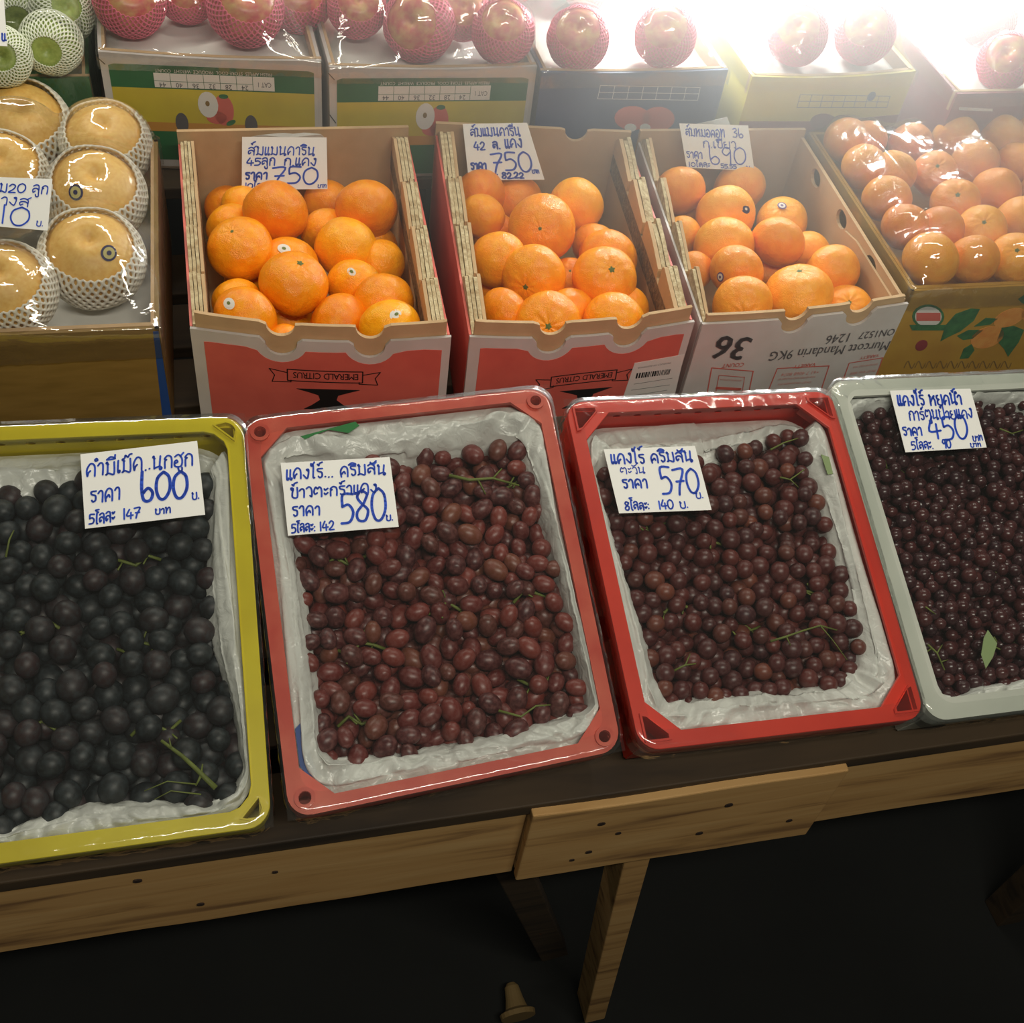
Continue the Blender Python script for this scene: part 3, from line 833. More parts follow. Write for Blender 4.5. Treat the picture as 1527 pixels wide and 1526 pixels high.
for k in range(4):
    bars.append(line_geo(F, [F.px(945 - k * 4, 572 + k * 9), F.px(1002 - k * 4, 563 + k * 9 + (k % 2))], .0006, 0, .0014))
V, Fc = merge(bars); obj('barcode', V, Fc, M['black_print'], fp, flip=False)
print_text('label_lettering', F, [('PRODUCT OF AUSTRALIA', (1000, 539), (951, 547))], M['grey_print'], fp, .0014)
layered_side(S_L, DL, H, o, 4, .0052, seed=21)
layered_side(S_R, DR, H, o, 3, .0062, seed=22)
BOX2 = o

QB = [QB3]
b = citrus_box('mandarin_box', QB3, 'white cardboard box of mandarins printed with the number 36', 3, 'white')
o, F, S_L, S_R, KB, W, DL, DR, H, bow = b
fp, nx, e = finish_citrus(o, F, S_L, S_R, KB, W, DL, DR, H, bow, [(1182, 490), (1277, 480)], 0.006, 3, white=True, flap=0.010)
g1 = [('36', (1121, 497), (1073, 533), 1.0)]
print_text('lettering', F, [('36', (1122, 503), (1074, 500), 1.0), ('36', (1123.2, 503.8), (1075.2, 500.8), 1.0), ('36', (1120.8, 502.6), (1072.8, 499.6), 1.0), ('Murcott Mandarin 9KG', (1328, 508), (1150, 524), 1.2), ('ON1527', (1336, 489), (1283, 495), 1.15), ('1246', (1268, 496), (1234, 500), 1.15)], M['grey_print'], fp)
print_text('red_lettering', F, [('COUNT', (1110, 540), (1078, 542), 1.1), ('VARIETY', (1217, 540), (1184, 544), 1.1), ('VARIETY', (1311, 527), (1283, 531), 1.1)], M['red_print'], fp)
fr_ = []
for q in ([(1051, 605), (1061, 548), (1123, 553), (1112, 605)], [(1138, 600), (1159, 549), (1236, 545), (1218, 600)], [(1252, 580), (1266, 541), (1316, 533), (1303, 570)]):
    fr_.append(line_geo(F, [F.px(*p) for p in q], .0015, 0, .0009))
for q in ([(1064, 601), (1072, 559), (1110, 562), (1104, 601)],):
    fr_.append(line_geo(F, [F.px(*p) for p in q + q[:1]], .0009, 0, .0009))
for k in range(2):
    fr_.append(line_geo(F, [F.px(1069, 578 + k * 9), F.px(1103, 580 + k * 9)], .0046, 0, .0009))
V, Fc = merge(fr_); obj('printed_frames', V, Fc, M['red_print'], fp, flip=False)
print_text('small_lettering', F, [('GROWN IN AUSTRALIA', (1106, 566), (1074, 564), 1.3), ('+61 7 4068 8074', (1222, 552), (1166, 556), 1), ('HARVESTED AND PACKED BY', (1216, 560), (1160, 564), 1), ('OXLEY ORCHARDS PTY', (1210, 568), (1160, 571), 1), ('PRODUCE OF AUSTRALIA', (1204, 577), (1155, 581), 1),
      ('GAYNDAH QLD 4625', (1309, 541), (1272, 546), 1.2), ('PH 07 4161 0000', (1306, 550), (1268, 555), 1.2)], M['pale_line'], fp, .001)
# torn flaps on the left, holed single board on the right
layered_side(S_L, DL, H, o, 2, .005, seed=31, outer_mat='white_board', rise=.016)
cuts = []
for p in ((1307, 385), (1262, 320), (1222, 262)):
    cuts.append(circle(S_R.px(*p)[0] - .0096, -.017, .017, 16, .012))
slot_side(S_R, DR, H, o, 32, holes=cuts, rise=.002)
plate('corner_flap', S_R, [(0.01, -H + .01), (DR * .42, -H + .01), (DR * .47, -.02), (DR * .38, -.012), (0.01, -.012)], [], -.0085, -.0052, M['kraft'], o)
BOX3 = o

# --- boxes with flat printed fronts: pears, green fruit, apples, wrapped mandarins
def carton(name, FL, FR, depth, H, label, front_mat, side_mat, yaw=None, depth_r=None, side_in=None, back_in=0.0, bowd=0.0, rim_mat='kraft', thick=.006, cat='cardboard box'):
    o = thing(name, (FL + FR) / 2 + Vector((0, depth / 2, -H)), label, cat)
    ex = (FR - FL).normalized(); W = (FR - FL).length
    back = Vector((-ex.y, ex.x, 0))
    if name in ('apple_box', 'green_carton'): back = Vector((-.012, 1, 0)).normalized()
    if yaw: back.rotate(Matrix.Rotation(yaw, 3, 'Z'))
    BL, BR = FL + back * depth, FR + back * (depth_r or depth)
    F = Frame(FL, ex, UP)
    bw = lambda x: -bowd * math.sin(math.pi * min(max(x / W, 0), 1))
    e = edge_line(W, bw, [], .03)
    fp = wall_plate('front_panel', F, W, H, e, -thick, 0, M[front_mat], o)
    wall_plate('rim_fold', F, W, .03, [(x, y + .0006) for x, y in edge_line(W, bw, [], .03)], -thick - .006, -thick, M[rim_mat], o)
    def side(A, B):
        fr = Frame(A, B - A, UP); L = (B - A).length
        wall_plate('side_panel', fr, L, H, [(0, 0), (L, 0)], -thick, 0, M[side_mat], o)
        plate('inner_sheet', fr, [(.006, -H + .004), (L - .006, -H + .004), (L - .006, .001), (.006, .001)], [], -thick - .004, -thick, M[rim_mat], o)
    side(FR, BR); side(BL, FL); side(BR, BL)
    P = [p - UP * H for p in (FL, FR, BR, BL)]
    obj('bottom', P + [p + UP * 0.004 for p in P], [(0, 3, 2, 1), (4, 5, 6, 7), (0, 1, 5, 4), (1, 2, 6, 5), (2, 3, 7, 6), (3, 0, 4, 7)], M['kraft'], o)
    return o, fp, F, (FL, FR, BR, BL)

def inner_tray(quad, z, H, material, parent, inset=.012, front_dip=0.0):
    """sheet of moulded foam lying in the box on a raised floor"""
    c = sum(quad, Vector()) / 4
    P = []
    for p in quad:
        d = (c - p).normalized(); P.append(Vector((p.x, p.y, 0)) + Vector((d.x, d.y, 0)) * inset * 1.4)
    V, F_ = [], []; N = 10
    for zz in (0, -H):
        for j in range(N + 1):
            for i in range(N + 1):
                u, v = i / N, j / N
                p = (P[0] * (1 - u) + P[1] * u) * (1 - v) + (P[3] * (1 - u) + P[2] * u) * v
                V.append(Vector((p.x, p.y, z + zz + 0.004 * noise.noise(p * 14))))
    m = (N + 1) ** 2
    for j in range(N):
        for i in range(N):
            a = j * (N + 1) + i
            F_.append((a, a + 1, a + N + 2, a + N + 1)); F_.append((m + a, m + a + N + 1, m + a + N + 2, m + a + 1))
    rim = list(range(N + 1)) + [(j + 1) * (N + 1) - 1 for j in range(1, N + 1)] + [m - 1 - i for i in range(1, N + 1)] + [j * (N + 1) for j in range(N - 1, 0, -1)]
    for i in range(len(rim)):
        a, b = rim[i], rim[(i + 1) % len(rim)]; F_.append((a, m + a, m + b, b))
    return obj('foam_tray', V, F_, material, parent, smooth=True)

def drape(quad, spheres, rim_z, parent, drop=.03, N=64, wrinkle=.0012, iters=260, pad=.004, name='plastic_wrap', material='wrap_film', sag=0.0, out=.003):
    """cling film stretched over the rim and over whatever stands higher"""
    q = [Vector((p.x, p.y, 0)) for p in quad]; c = sum(q, Vector()) / 4
    q = [p + (p - c).normalized() * out * 1.4 for p in q]
    U, Vv = np.meshgrid(np.linspace(0, 1, N), np.linspace(0, 1, N))
    X = (q[0].x * (1 - U) + q[1].x * U) * (1 - Vv) + (q[3].x * (1 - U) + q[2].x * U) * Vv
    Y = (q[0].y * (1 - U) + q[1].y * U) * (1 - Vv) + (q[3].y * (1 - U) + q[2].y * U) * Vv
    Z = np.full_like(X, rim_z + .002)
    O = np.full_like(X, -9.0)
    for cx, cy, cz, r in spheres:
        d2 = (X - cx) ** 2 + (Y - cy) ** 2; rr = r + pad
        O = np.where(d2 < rr * rr, np.maximum(O, cz + np.sqrt(np.maximum(rr * rr - d2, 0))), O)
    base = Z.copy(); Z = np.maximum(Z, O)
    Z[0, :], Z[-1, :], Z[:, 0], Z[:, -1] = [rim_z + .002] * 4
    for _ in range(iters):
        A = Z.copy(); A[1:-1, 1:-1] = (Z[:-2, 1:-1] + Z[2:, 1:-1] + Z[1:-1, :-2] + Z[1:-1, 2:]) / 4
        A[1:-1, 1:-1] -= sag
        Z[1:-1, 1:-1] = np.maximum(A, O)[1:-1, 1:-1]
    V = []
    for j in range(N):
        for i in range(N):
            p = Vector((X[j, i], Y[j, i], Z[j, i]))
            if 0 < i < N - 1 and 0 < j < N - 1:
                p.z += wrinkle * abs(noise.noise(Vector((p.x * 60, p.y * 22, 3.1))))
            V.append(p)
    F_ = []
    for j in range(N - 1):
        for i in range(N - 1):
            a = j * N + i; F_.append((a, a + 1, a + N + 1, a + N))
    rim = list(range(N)) + [(j + 1) * N - 1 for j in range(1, N)] + [N * N - 2 - i for i in range(N - 1)] + [j * N for j in range(N - 2, 0, -1)]
    k = len(V); n = len(rim)
    for s in (1, 2, 3):
        for a in rim:
            p = V[a]; d = Vector((p.x - c.x, p.y - c.y, 0)).normalized()
            V.append(Vector((p.x, p.y, rim_z - drop * s / 3)) + d * (.0015 + .0018 * noise.noise(Vector((p.x * 90, p.y * 90, s * 3.7)))))
    ring = [rim] + [[k + s * n + i for i in range(n)] for s in range(3)]
    for s in range(3):
        for i in range(n):
            a, b = ring[s][i], ring[s][(i + 1) % n]; c2, d2 = ring[s + 1][(i + 1) % n], ring[s + 1][i]
            F_.append((a, d2, c2, b))
    return obj(name, V, F_, M[material], parent, smooth=True, flip=False)

# ------------------------------------------------------------------ fruit shapes (unit radius, shared meshes)
def sphere_mesh(name, fn, mats, nu=36, nv=24, smooth=True):
    V, F_ = [], []
    V.append(fn(0, 0))
    for j in range(1, nv):
        for i in range(nu): V.append(fn(2 * math.pi * i / nu, math.pi * j / nv))
    V.append(fn(0, math.pi))
    for i in range(nu): F_.append((0, 1 + i, 1 + (i + 1) % nu))
    for j in range(nv - 2):
        for i in range(nu):
            a = 1 + j * nu + i; b = 1 + j * nu + (i + 1) % nu
            F_.append((a, a + nu, b + nu, b))
    k = 1 + (nv - 2) * nu
    for i in range(nu): F_.append((k + i, len(V) - 1, k + (i + 1) % nu))
    me = bpy.data.meshes.new(name); me.from_pydata(V, [], F_); me.materials.append(mats)
    me.polygons.foreach_set('use_smooth', [smooth] * len(me.polygons)); return me

def mandarin_fn(seed, flat=.86, pucker=.03):
    def f(th, ph):
        r = 1.0
        c, s = math.cos(ph), math.sin(ph)
        top = max(0, 1 - ph / .62); bot = max(0, 1 - (math.pi - ph) / .4)
        d = Vector((s * math.cos(th), s * math.sin(th), c))
        r += .035 * noise.noise(d * 1.3 + Vector((seed * 7.1, 0, 0))) - .10 * top ** 1.6 - .03 * bot
        r += pucker * top * (1 - top) * 2.2 * math.sin(th * 9 + seed)
        return (d.x * r, d.y * r, d.z * r * flat)
    return f
MESH_MAND = [sphere_mesh('mandarin', mandarin_fn(k, [.86, .9, .82, .88][k], [.03, .015, .05, .02][k]), M['mandarin'], 40, 28) for k in range(4)]
MESH_MAND_P = []
for me in MESH_MAND:
    m2 = me.copy(); m2.materials.clear(); m2.materials.append(M['mandarin_pale']); MESH_MAND_P.append(m2)
# calyx: a small green five-lobed button
V, F_ = [], []
for z, rr in ((.0, 1.0), (.35, .85), (.5, .3)):
    for k in range(20):
        a = 2 * math.pi * k / 20; r = rr * (1 + .28 * math.cos(5 * a) * (1 if z < .4 else .2)); V.append((r * math.cos(a), r * math.sin(a), z))
for j in range(2):
    for k in range(20): F_.append((j * 20 + k, j * 20 + (k + 1) % 20, (j + 1) * 20 + (k + 1) % 20, (j + 1) * 20 + k))
F_.append(tuple(40 + k for k in range(20)))
CALYX = bpy.data.meshes.new('calyx'); CALYX.from_pydata(V, [], F_); CALYX.materials.append(M['calyx'])

def aim(d, spin=0.0):
    q = Vector(d).to_track_quat('Z', 'Y')
    return q.to_matrix().to_4x4() @ Matrix.Rotation(spin, 4, 'Z')

def view_dir(c, r, du, dv):
    """unit vector from the fruit's centre towards the point seen du, dv radii right and below the centre"""
    f = (c - CAM).normalized(); x = Vector(CM.T @ np.array([1, 0, 0.])); x = (x - f * x.dot(f)).normalized(); y = f.cross(x)
    if y.dot(Vector(CM.T @ np.array([0, 1., 0]))) < 0: y = -y
    k = math.sqrt(max(0.0, 1 - du * du - dv * dv))
    return (x * du + y * dv - f * k).normalized()

def sticker_part(parent, body_rot, r, flat, d, size, mats, ell=.75):
    """round label bent over the fruit's skin; d in world space, the part is in the fruit's local unit space"""
    loc = (body_rot.inverted().to_3x3() @ d).normalized()
    a = loc.orthogonal().normalized(); b = loc.cross(a)
    for k, (sz, mm, lift) in enumerate(((size, mats[0], .012), (size * .72, mats[1], .020), (size * .3, mats[2], .026))):
        if mm is None: continue
        V, Fq = [], []
        rings = 3
        V.append(loc)
        for j in range(1, rings + 1):
            for i in range(16):
                t = 2 * math.pi * i / 16; V.append((loc + (a * math.cos(t) + b * math.sin(t) * ell) * (sz / r) * j / rings).normalized())
        for i in range(16): Fq.append((0, 1 + i, 1 + (i + 1) % 16))
        for j in range(rings - 1):
            for i in range(16): Fq.append((1 + j * 16 + i, 1 + (j + 1) * 16 + i, 1 + (j + 1) * 16 + (i + 1) % 16, 1 + j * 16 + (i + 1) % 16))
        V = [(v.x * (1 + lift), v.y * (1 + lift), v.z * flat * (1 + lift)) for v in V]
        me = bpy.data.meshes.new('sticker'); me.from_pydata(V, [], Fq); me.materials.append(mm)
        me.polygons.foreach_set('use_smooth', [True] * len(me.polygons))
        o = bpy.data.objects.new('sticker' if k == 0 else 'sticker_print', me); link(o)
        if k == 0: o.parent = parent; first = o
        else: o.parent = first
    return first

def settle(items, lo, hi, iters=250, k=.92, walls=()):
    """items: [pixel x, y, radius in pixels, layer height z]; returns centres and radii after pushing overlaps apart along the view"""
    C, Rr, D = [], [], []
    for px_, py_, rp, z in items:
        d = ray(px_, py_); t = (z - CAMH) / d.z
        C.append(np.array(CAM + d * t)); Rr.append(rp * t / FPX); D.append(np.array(d) / d.length)
    C = np.array(C); Rr = np.array(Rr); D = np.array(D); T = np.linalg.norm(C - np.array(CAM), axis=1); T0 = T.copy(); R0 = Rr / T
    for it in range(iters):
        C = np.array(CAM) + D * T[:, None]; Rr = R0 * T
        dT = (T0 - T) * .01
        for i in range(len(T)):
            for j in range(i + 1, len(T)):
                v = C[i] - C[j]; L = np.linalg.norm(v); ov = k * (Rr[i] + Rr[j]) - L
                if ov > 0:
                    gi, gj = v.dot(D[i]) / L, -v.dot(D[j]) / L
                    s = 1 if T[i] >= T[j] else -1
                    dT[i] += .35 * ov * (gi if abs(gi) > .2 else .2 * s); dT[j] += .35 * ov * (gj if abs(gj) > .2 else -.2 * s)
        T = np.clip(T + dT, T0 - .06, T0 + .11)
        Zc = CAMH + D[:, 2] * T
        T = np.where(Zc - Rr < lo, (lo + Rr - CAMH) / D[:, 2], T)
    C = np.array(CAM) + D * T[:, None]; Rr = R0 * T
    for p, n in walls:
        p, n = np.array(p), np.array(n)
        d = (C - p) @ n; C = C + np.maximum(Rr * .98 - d, 0)[:, None] * n[None, :]
    return [Vector(c) for c in C], list(Rr)

# per fruit: pixel x, y, radius px, layer, (pole direction du, dv) or None, sticker (du, dv, kind) or None, label
MB1 = [
 (331, 373, 49, 0, (-.26, -.62), None, 'deep orange mandarin with green stem scar at the side of the 45 count box'),
 (411, 317, 47, 0, None, None, 'topmost big mandarin right below the 45 count price card'),
 (547, 312, 46, 0, None, None, 'big mandarin high against the inner side wall, next to the 45 count card'),
 (517, 371, 47, 0, None, None, 'plain mandarin in the centre of the first red box, above the stickered one'),
 (438, 423, 50, 0, (.25, -.72), None, 'flattish mandarin with dark stem dot at the middle front of the first red box'),
 (430, 399, 46, 1, (.1, -.5), (-.1, -.62, 'white'), 'mandarin with a white oval sticker on top, tucked behind the flattish front one'),
 (596, 393, 36, 1, None, None, 'small mandarin against the right inner wall of the first red box'),
 (529, 426, 42, 1, None, (-.1, -.45, 'white'), 'mandarin with tilted white sticker near the middle of the first red box'),
 (594, 452, 45, 1, None, None, 'mandarin half hidden behind the stickered one in the front right corner, first red box'),
 (588, 490, 46, 0, None, (.2, -.42, 'white'), 'mandarin with round white sticker in the front right corner of the first red box'),
 (508, 484, 46, 1, None, None, 'mandarin at the front flap between the two finger notches of the first red box'),
 (353, 476, 47, 0, None, (-.5, -.42, 'white'), 'mandarin with a white sticker in the front left corner of the first red box'),
 (325, 452, 37, 1, None, None, 'mandarin behind the stickered one in the front left corner of the first red box'),
 (429, 478, 38, 2, None, None, 'shaded mandarin low under the flattish front one in the first red box'),
 (423, 512, 30, 1, None, None, 'mandarin of which only the top shows at the left finger notch, first red box'),
 (484, 345, 36, 1, None, None, 'mandarin between the topmost one and the plain central one in the first red box'),
 (325, 338, 36, 1, None, None, 'small mandarin behind the stem-scarred one along the left wall of the first red box'),
 (326, 306, 34, 2, None, None, 'rearmost left mandarin in the first red box, against the back corner'),
 (366, 312, 36, 1, None, None, 'narrow visible mandarin squeezed left of the topmost one in the first red box'),
 (487, 296, 36, 2, None, None, 'mandarin behind the lower edge of the 45 count price card'),
 (588, 368, 38, 2, None, None, 'dark shaded mandarin deep by the right wall of the first red box'),
 (372, 420, 36, 2, None, None, 'deep shaded mandarin between the stem-scarred and flattish ones'),
 (392, 366, 34, 2, None, None, 'sliver of a deep mandarin under the topmost one in the first red box'),
]
MB2 = [
 (808, 341, 50, 0, (-.06, .0), None, 'largest mandarin facing out with its stem scar, centre of the barcode box'),
 (901, 416, 48, 0, (.28, -.34), None, 'puckered mandarin with stem scar facing out, right of centre in the barcode box'),
 (796, 414, 48, 0, (-.32, .36), None, 'mandarin with low stem scar just below the largest one in the barcode box'),
 (709, 388, 42, 0, None, None, 'tall oval mandarin at the left wall of the barcode box'),
 (690, 322, 34, 1, None, None, 'mandarin above the tall oval one at the left wall of the barcode box'),
 (697, 291, 38, 1, None, None, 'rear left mandarin under the 42 count price card'),
 (767, 302, 42, 2, None, None, 'shaded mandarin behind the largest one, under the 42 count price card'),
 (859, 307, 41, 0, None, None, 'rear mandarin standing clear against the back wall of the barcode box'),
 (888, 368, 36, 1, None, None, 'mandarin left of the shaded pair behind the puckered one, barcode box'),
 (935, 385, 43, 1, None, None, 'long mandarin leaning behind the puckered one at the right of the barcode box'),
 (738, 467, 38, 0, None, None, 'mandarin in the front left corner of the barcode box'),
 (823, 502, 51, 0, (.02, .02), None, 'broad front mandarin with its navel facing out at the notch of the barcode box'),
 (922, 497, 47, 0, None, None, 'front right mandarin at the notch of the barcode box'),
 (963, 463, 36, 1, (.5, .4), (.56, .45, 'dark'), 'mandarin with a dark star scar in the front right corner of the barcode box'),
 (849, 470, 40, 1, None, None, 'mandarin behind the broad front one in the barcode box'),
 (739, 350, 34, 2, None, None, 'low mandarin between the left wall ones and the largest one, barcode box'),
 (752, 388, 34, 2, (.1, -.6), None, 'deep mandarin right of the tall oval one in the barcode box'),
 (850, 420, 36, 2, (.0, -.5), None, 'deep mandarin in the gap between the two central ones of the barcode box'),
 (745, 515, 30, 1, None, None, 'mandarin just peeping over the front flap left of the notch, barcode box'),
 (738, 428, 34, 2, None, None, 'shaded mandarin under the tall oval one in the barcode box'),
 (783, 482, 34, 2, None, None, 'dark deep mandarin left behind the broad front one, barcode box'),
 (892, 470, 36, 2, None, None, 'deep mandarin between the two front ones in the barcode box'),
]
MB3 = [
 (1000, 284, 38, 0, None, None, 'tall pinkish mandarin in the back left corner of the number 36 box'),
 (1102, 280, 38, 1, None, None, 'rear mandarin under the lower edge of the 36 count price card'),
 (1082, 321, 44, 0, None, (.68, -.15, 'navy'), 'broad mandarin with round navy sticker in the number 36 box'),
 (1166, 330, 37, 1, (.0, -.6), (-.03, -.65, 'purple'), 'mandarin with small purple sticker on its crown in the number 36 box'),
 (1079, 368, 44, 0, None, None, 'plain mandarin below the navy stickered one in the number 36 box'),
 (1160, 361, 40, 0, None, None, 'tall oval mandarin in the centre of the number 36 box'),
 (1098, 404, 40, 0, None, (-.62, .3, 'purple'), 'mandarin with a purple mark low on its left in the number 36 box'),
 (1107, 456, 44, 0, (.1, .35), None, 'mandarin with navel dot at the front left of the number 36 box'),
 (1191, 440, 50, 0, (-.02, -.86), None, 'largest mandarin with stem on top at the front of the number 36 box'),
 (1243, 405, 40, 0, None, None, 'mandarin right behind the largest front one in the number 36 box'),
 (1277, 462, 38, 1, (.12, -.38), None, 'puckered mandarin with stem facing out in the front right corner, number 36 box'),
 (1206, 376, 32, 1, None, None, 'small mandarin right of the tall oval one in the number 36 box'),
 (1018, 350, 28, 1, None, None, 'small mandarin at the torn left flap of the number 36 box'),
 (1036, 403, 28, 1, None, None, 'half hidden mandarin behind the lower torn flap of the number 36 box'),
 (1036, 318, 34, 2, None, None, 'shaded deep mandarin right of the tall pinkish one in the number 36 box'),
 (1140, 410, 34, 2, None, None, 'deep mandarin in the dark gap at the middle of the number 36 box'),
]
ST = {'white': ((M['sticker_white'], M['sticker_white'], M['stem']), .0095), 'navy': ((M['sticker_navy'], M['sticker_navy'], M['sticker_white']), .0085),
      'purple': ((M['sticker_purple'], M['sticker_white'], M['sticker_purple']), .0075), 'dark': ((M['sticker_white'], M['calyx'], M['black_print']), .009),
      'gold': ((M['sticker_navy'], M['sticker_gold'], M['sticker_navy']), .0165)}
def wall_planes(q, l=.026, r=.028, f=.010, b=.007):
    FL, FR, BR, BL = q; out = []
    for A, B, off in ((FL, FR, f), (FR, BR, r), (BR, BL, b), (BL, FL, l)):
        d = (B - A).normalized(); n = UP.cross(d); out.append((A + n * off, n))
    return out
def build_mandarins(rows, top_z, group, pale=False, lo=0.0, layers=(.036, .058, .085), seed=0, k=.92, walls=()):
    C, Rr = settle([(a, b_, r, top_z - layers[l]) for a, b_, r, l, *_ in rows], lo, 0, k=k, walls=walls)
    rnd = random.Random(seed); out = []
    for i, (row, c, r) in enumerate(zip(rows, C, Rr)):
        _, _, _, l, pole, stk, label = row
        kind = rnd.randrange(4); me = (MESH_MAND_P if pale else MESH_MAND)[kind]
        o = bpy.data.objects.new('mandarin', me); link(o)
        if pole is None:
            d = view_dir(c, r, rnd.uniform(-.5, .5), rnd.uniform(-.2, .5)) * -1 + UP * .5
        else: d = view_dir(c, r, *pole)
        rot = aim(d.normalized(), rnd.uniform(0, 6))
        o.matrix_world = Matrix.Translation(c) @ rot @ Matrix.Scale(r * 1.02, 4)
        tag(o, label, 'mandarin', group)
        if pole is not None and (stk is None or stk[2] != 'dark'):
            ca = bpy.data.objects.new('calyx', CALYX); link(ca); ca.parent = o
            ca.location = (0, 0, .9 * [.86, .9, .82, .88][kind] - .008); ca.scale = (.1, .1, .07)
        if stk:
            mats, size = ST[stk[2]]
            sticker_part(o, rot, r * 1.04, [.86, .9, .82, .88][kind], view_dir(c, r, stk[0], stk[1]), size, mats)
        out.append((c.x, c.y, c.z, r))
    return out
build_mandarins(MB1, Z2, 'mandarins in the 45 count box', lo=SH2 + .006, seed=3, walls=wall_planes(QB1))
build_mandarins(MB2, Z2, 'mandarins in the 42 count box', lo=SH2 + .006, seed=4, walls=wall_planes(QB2))
build_mandarins(MB3, Z2, 'mandarins in the 36 count box', pale=True, lo=SH2 + .006, seed=5, walls=wall_planes(QB3, l=.018, r=.011))

# --- wrapped tray of mandarins on the right
T0 = hit(1360, 434, (0, 0, Z2), UP); T1 = hit(1180, 198, (0, 0, Z2), UP)
TD = (T0 - T1).length; ex = Vector((1.0, -.03, 0)).normalized(); TW = .40
o, fp, F, QT = carton('mandarin_carton', T0, T0 + ex * TW, TD, Z2 - SH2 - .001, 'ochre fruit carton printed with leaves, holding film wrapped mandarins', 'ochre_board', 'ochre_board', rim_mat='ochre_board', thick=.004, cat='cardboard box')
pic = []
def leaf(pts, m): 
    plate('leaf_print' if m == 'leaf_print' else 'fruit_print', F, [F.px(*p) for p in pts], [], 0, .0006, M[m], fp)
def px_ellipse(cx, cy, rx, ry, n=18, rot=0.0):
    return [(cx + rx * math.cos(t) * math.cos(rot) - ry * math.sin(t) * math.sin(rot), cy + rx * math.cos(t) * math.sin(rot) + ry * math.sin(t) * math.cos(rot)) for t in [2 * math.pi * i / n for i in range(n)]]
leaf([(1402, 509), (1410, 485), (1425, 468), (1448, 460), (1461, 461), (1452, 478), (1432, 494), (1415, 502)], 'leaf_print')
leaf([(1452, 487), (1470, 474), (1488, 475), (1476, 484)], 'leaf_print')
leaf([(1427, 501), (1444, 492), (1466, 492), (1450, 505), (1436, 507)], 'leaf_print')
leaf([(1431, 535), (1437, 520), (1449, 513), (1453, 522), (1444, 534)], 'leaf_print')
leaf([(1486, 508), (1494, 488), (1512, 486), (1527, 492), (1519, 510), (1503, 532), (1497, 520)], 'leaf_print')
leaf([(1518, 446), (1530, 438), (1545, 446), (1540, 456), (1524, 452)], 'leaf_print')
for e_ in ((1472, 503, 26, 15, -.35), (1505, 474, 25, 12, -.4), (1545, 470, 22, 15, 0)):
    leaf(px_ellipse(*e_[:4], rot=e_[4]), 'fruit_print')
leaf(px_ellipse(1374, 515, 10, 7, rot=-.6), 'brown_red_print')
seal = plate('seal_print', F, [F.px(*p) for p in px_ellipse(1384, 472, 24, 18)], [], 0, .0006, M['leaf_print'], fp)
plate('seal_print', F, [F.px(*p) for p in px_ellipse(1384, 472, 20, 15)], [], .0006, .0009, M['white_print'], fp)
plate('seal_print', F, [F.px(*p) for p in [(1366, 466), (1402, 466), (1402, 478), (1366, 478)]], [], .0009, .0012, M['red_print'], fp)
plate('seal_print', F, [F.px(*p) for p in [(1356, 484), (1412, 484), (1408, 492), (1360, 492)]], [], .0009, .0012, M['leaf_print'], fp)
scr = [line_geo(F, smooth_line([F.px(1348 + k * 16, 548), F.px(1354 + k * 16, 538), F.px(1359 + k * 16, 549), F.px(1364 + k * 16, 541)], 4), .0012, 0, .0008) for k in range(10)]
V, Fc = merge(scr); obj('script_print', V, Fc, M['olive_board'], fp, flip=False)
MT = [
 (1231, 210, 33, 0, 'back left corner mandarin under the film of the ochre carton'),
 (1264, 250, 34, 0, 'second mandarin from the back along the left edge of the wrapped carton'),
 (1301, 297, 36, 0, 'third mandarin from the back along the left edge of the wrapped carton'),
 (1335, 339, 36, 0, 'fourth mandarin from the back along the left edge of the wrapped carton'),
 (1380, 388, 41, 0, 'front left corner mandarin under the film of the ochre carton'),
 (1451, 388, 37, 0, 'middle mandarin of the front row under the film of the ochre carton'),
 (1512, 386, 38, 0, 'wrapped front row mandarin cut by the picture edge, ochre carton'),
 (1292, 210, 30, 0, 'second mandarin in the back row of the wrapped carton, by the bright crease'),
 (1358, 214, 32, 0, 'third mandarin in the back row of the wrapped carton, covered by glare'),
 (1418, 199, 34, 0, 'raised mandarin in the back row of the wrapped carton, right of the glare'),
 (1487, 200, 36, 0, 'last raised mandarin in the back row of the wrapped carton'),
 (1333, 257, 33, 0, 'wrapped mandarin directly under the long bright crease of the film'),
 (1394, 259, 33, 0, 'small wrapped mandarin with stem dot right of the bright crease'),
 (1453, 243, 35, 0, 'wrapped mandarin in the second row right of the stem-dotted one'),
 (1518, 246, 34, 0, 'wrapped mandarin of the second row at the picture edge'),
 (1424, 303, 36, 0, 'puckered wrapped mandarin in the middle of the ochre carton'),
 (1485, 287, 36, 0, 'wrapped mandarin right of the puckered middle one, ochre carton'),
 (1400, 345, 36, 0, 'flat looking wrapped mandarin behind the front row, left of its neighbour'),
 (1463, 344, 37, 0, 'pale wrapped mandarin behind the middle one of the front row'),
 (1521, 330, 37, 0, 'wrapped mandarin behind the front row at the picture edge'),
 (1585, 384, 36, 0, 'wrapped mandarin of the ochre carton, beyond the picture edge, front row'),
 (1660, 378, 36, 0, 'wrapped mandarin of the ochre carton, beyond the picture edge, front right corner'),
 (1590, 330, 36, 0, 'wrapped mandarin of the ochre carton, beyond the picture edge, second row from the front'),
 (1560, 282, 36, 0, 'wrapped mandarin of the ochre carton, beyond the picture edge, middle row, first'),
 (1632, 280, 36, 0, 'wrapped mandarin of the ochre carton, beyond the picture edge, middle row, last'),
 (1588, 236, 36, 0, 'wrapped mandarin of the ochre carton, beyond the picture edge, second row from the back'),
 (1556, 200, 36, 0, 'wrapped mandarin of the ochre carton, beyond the picture edge, back row'),
]
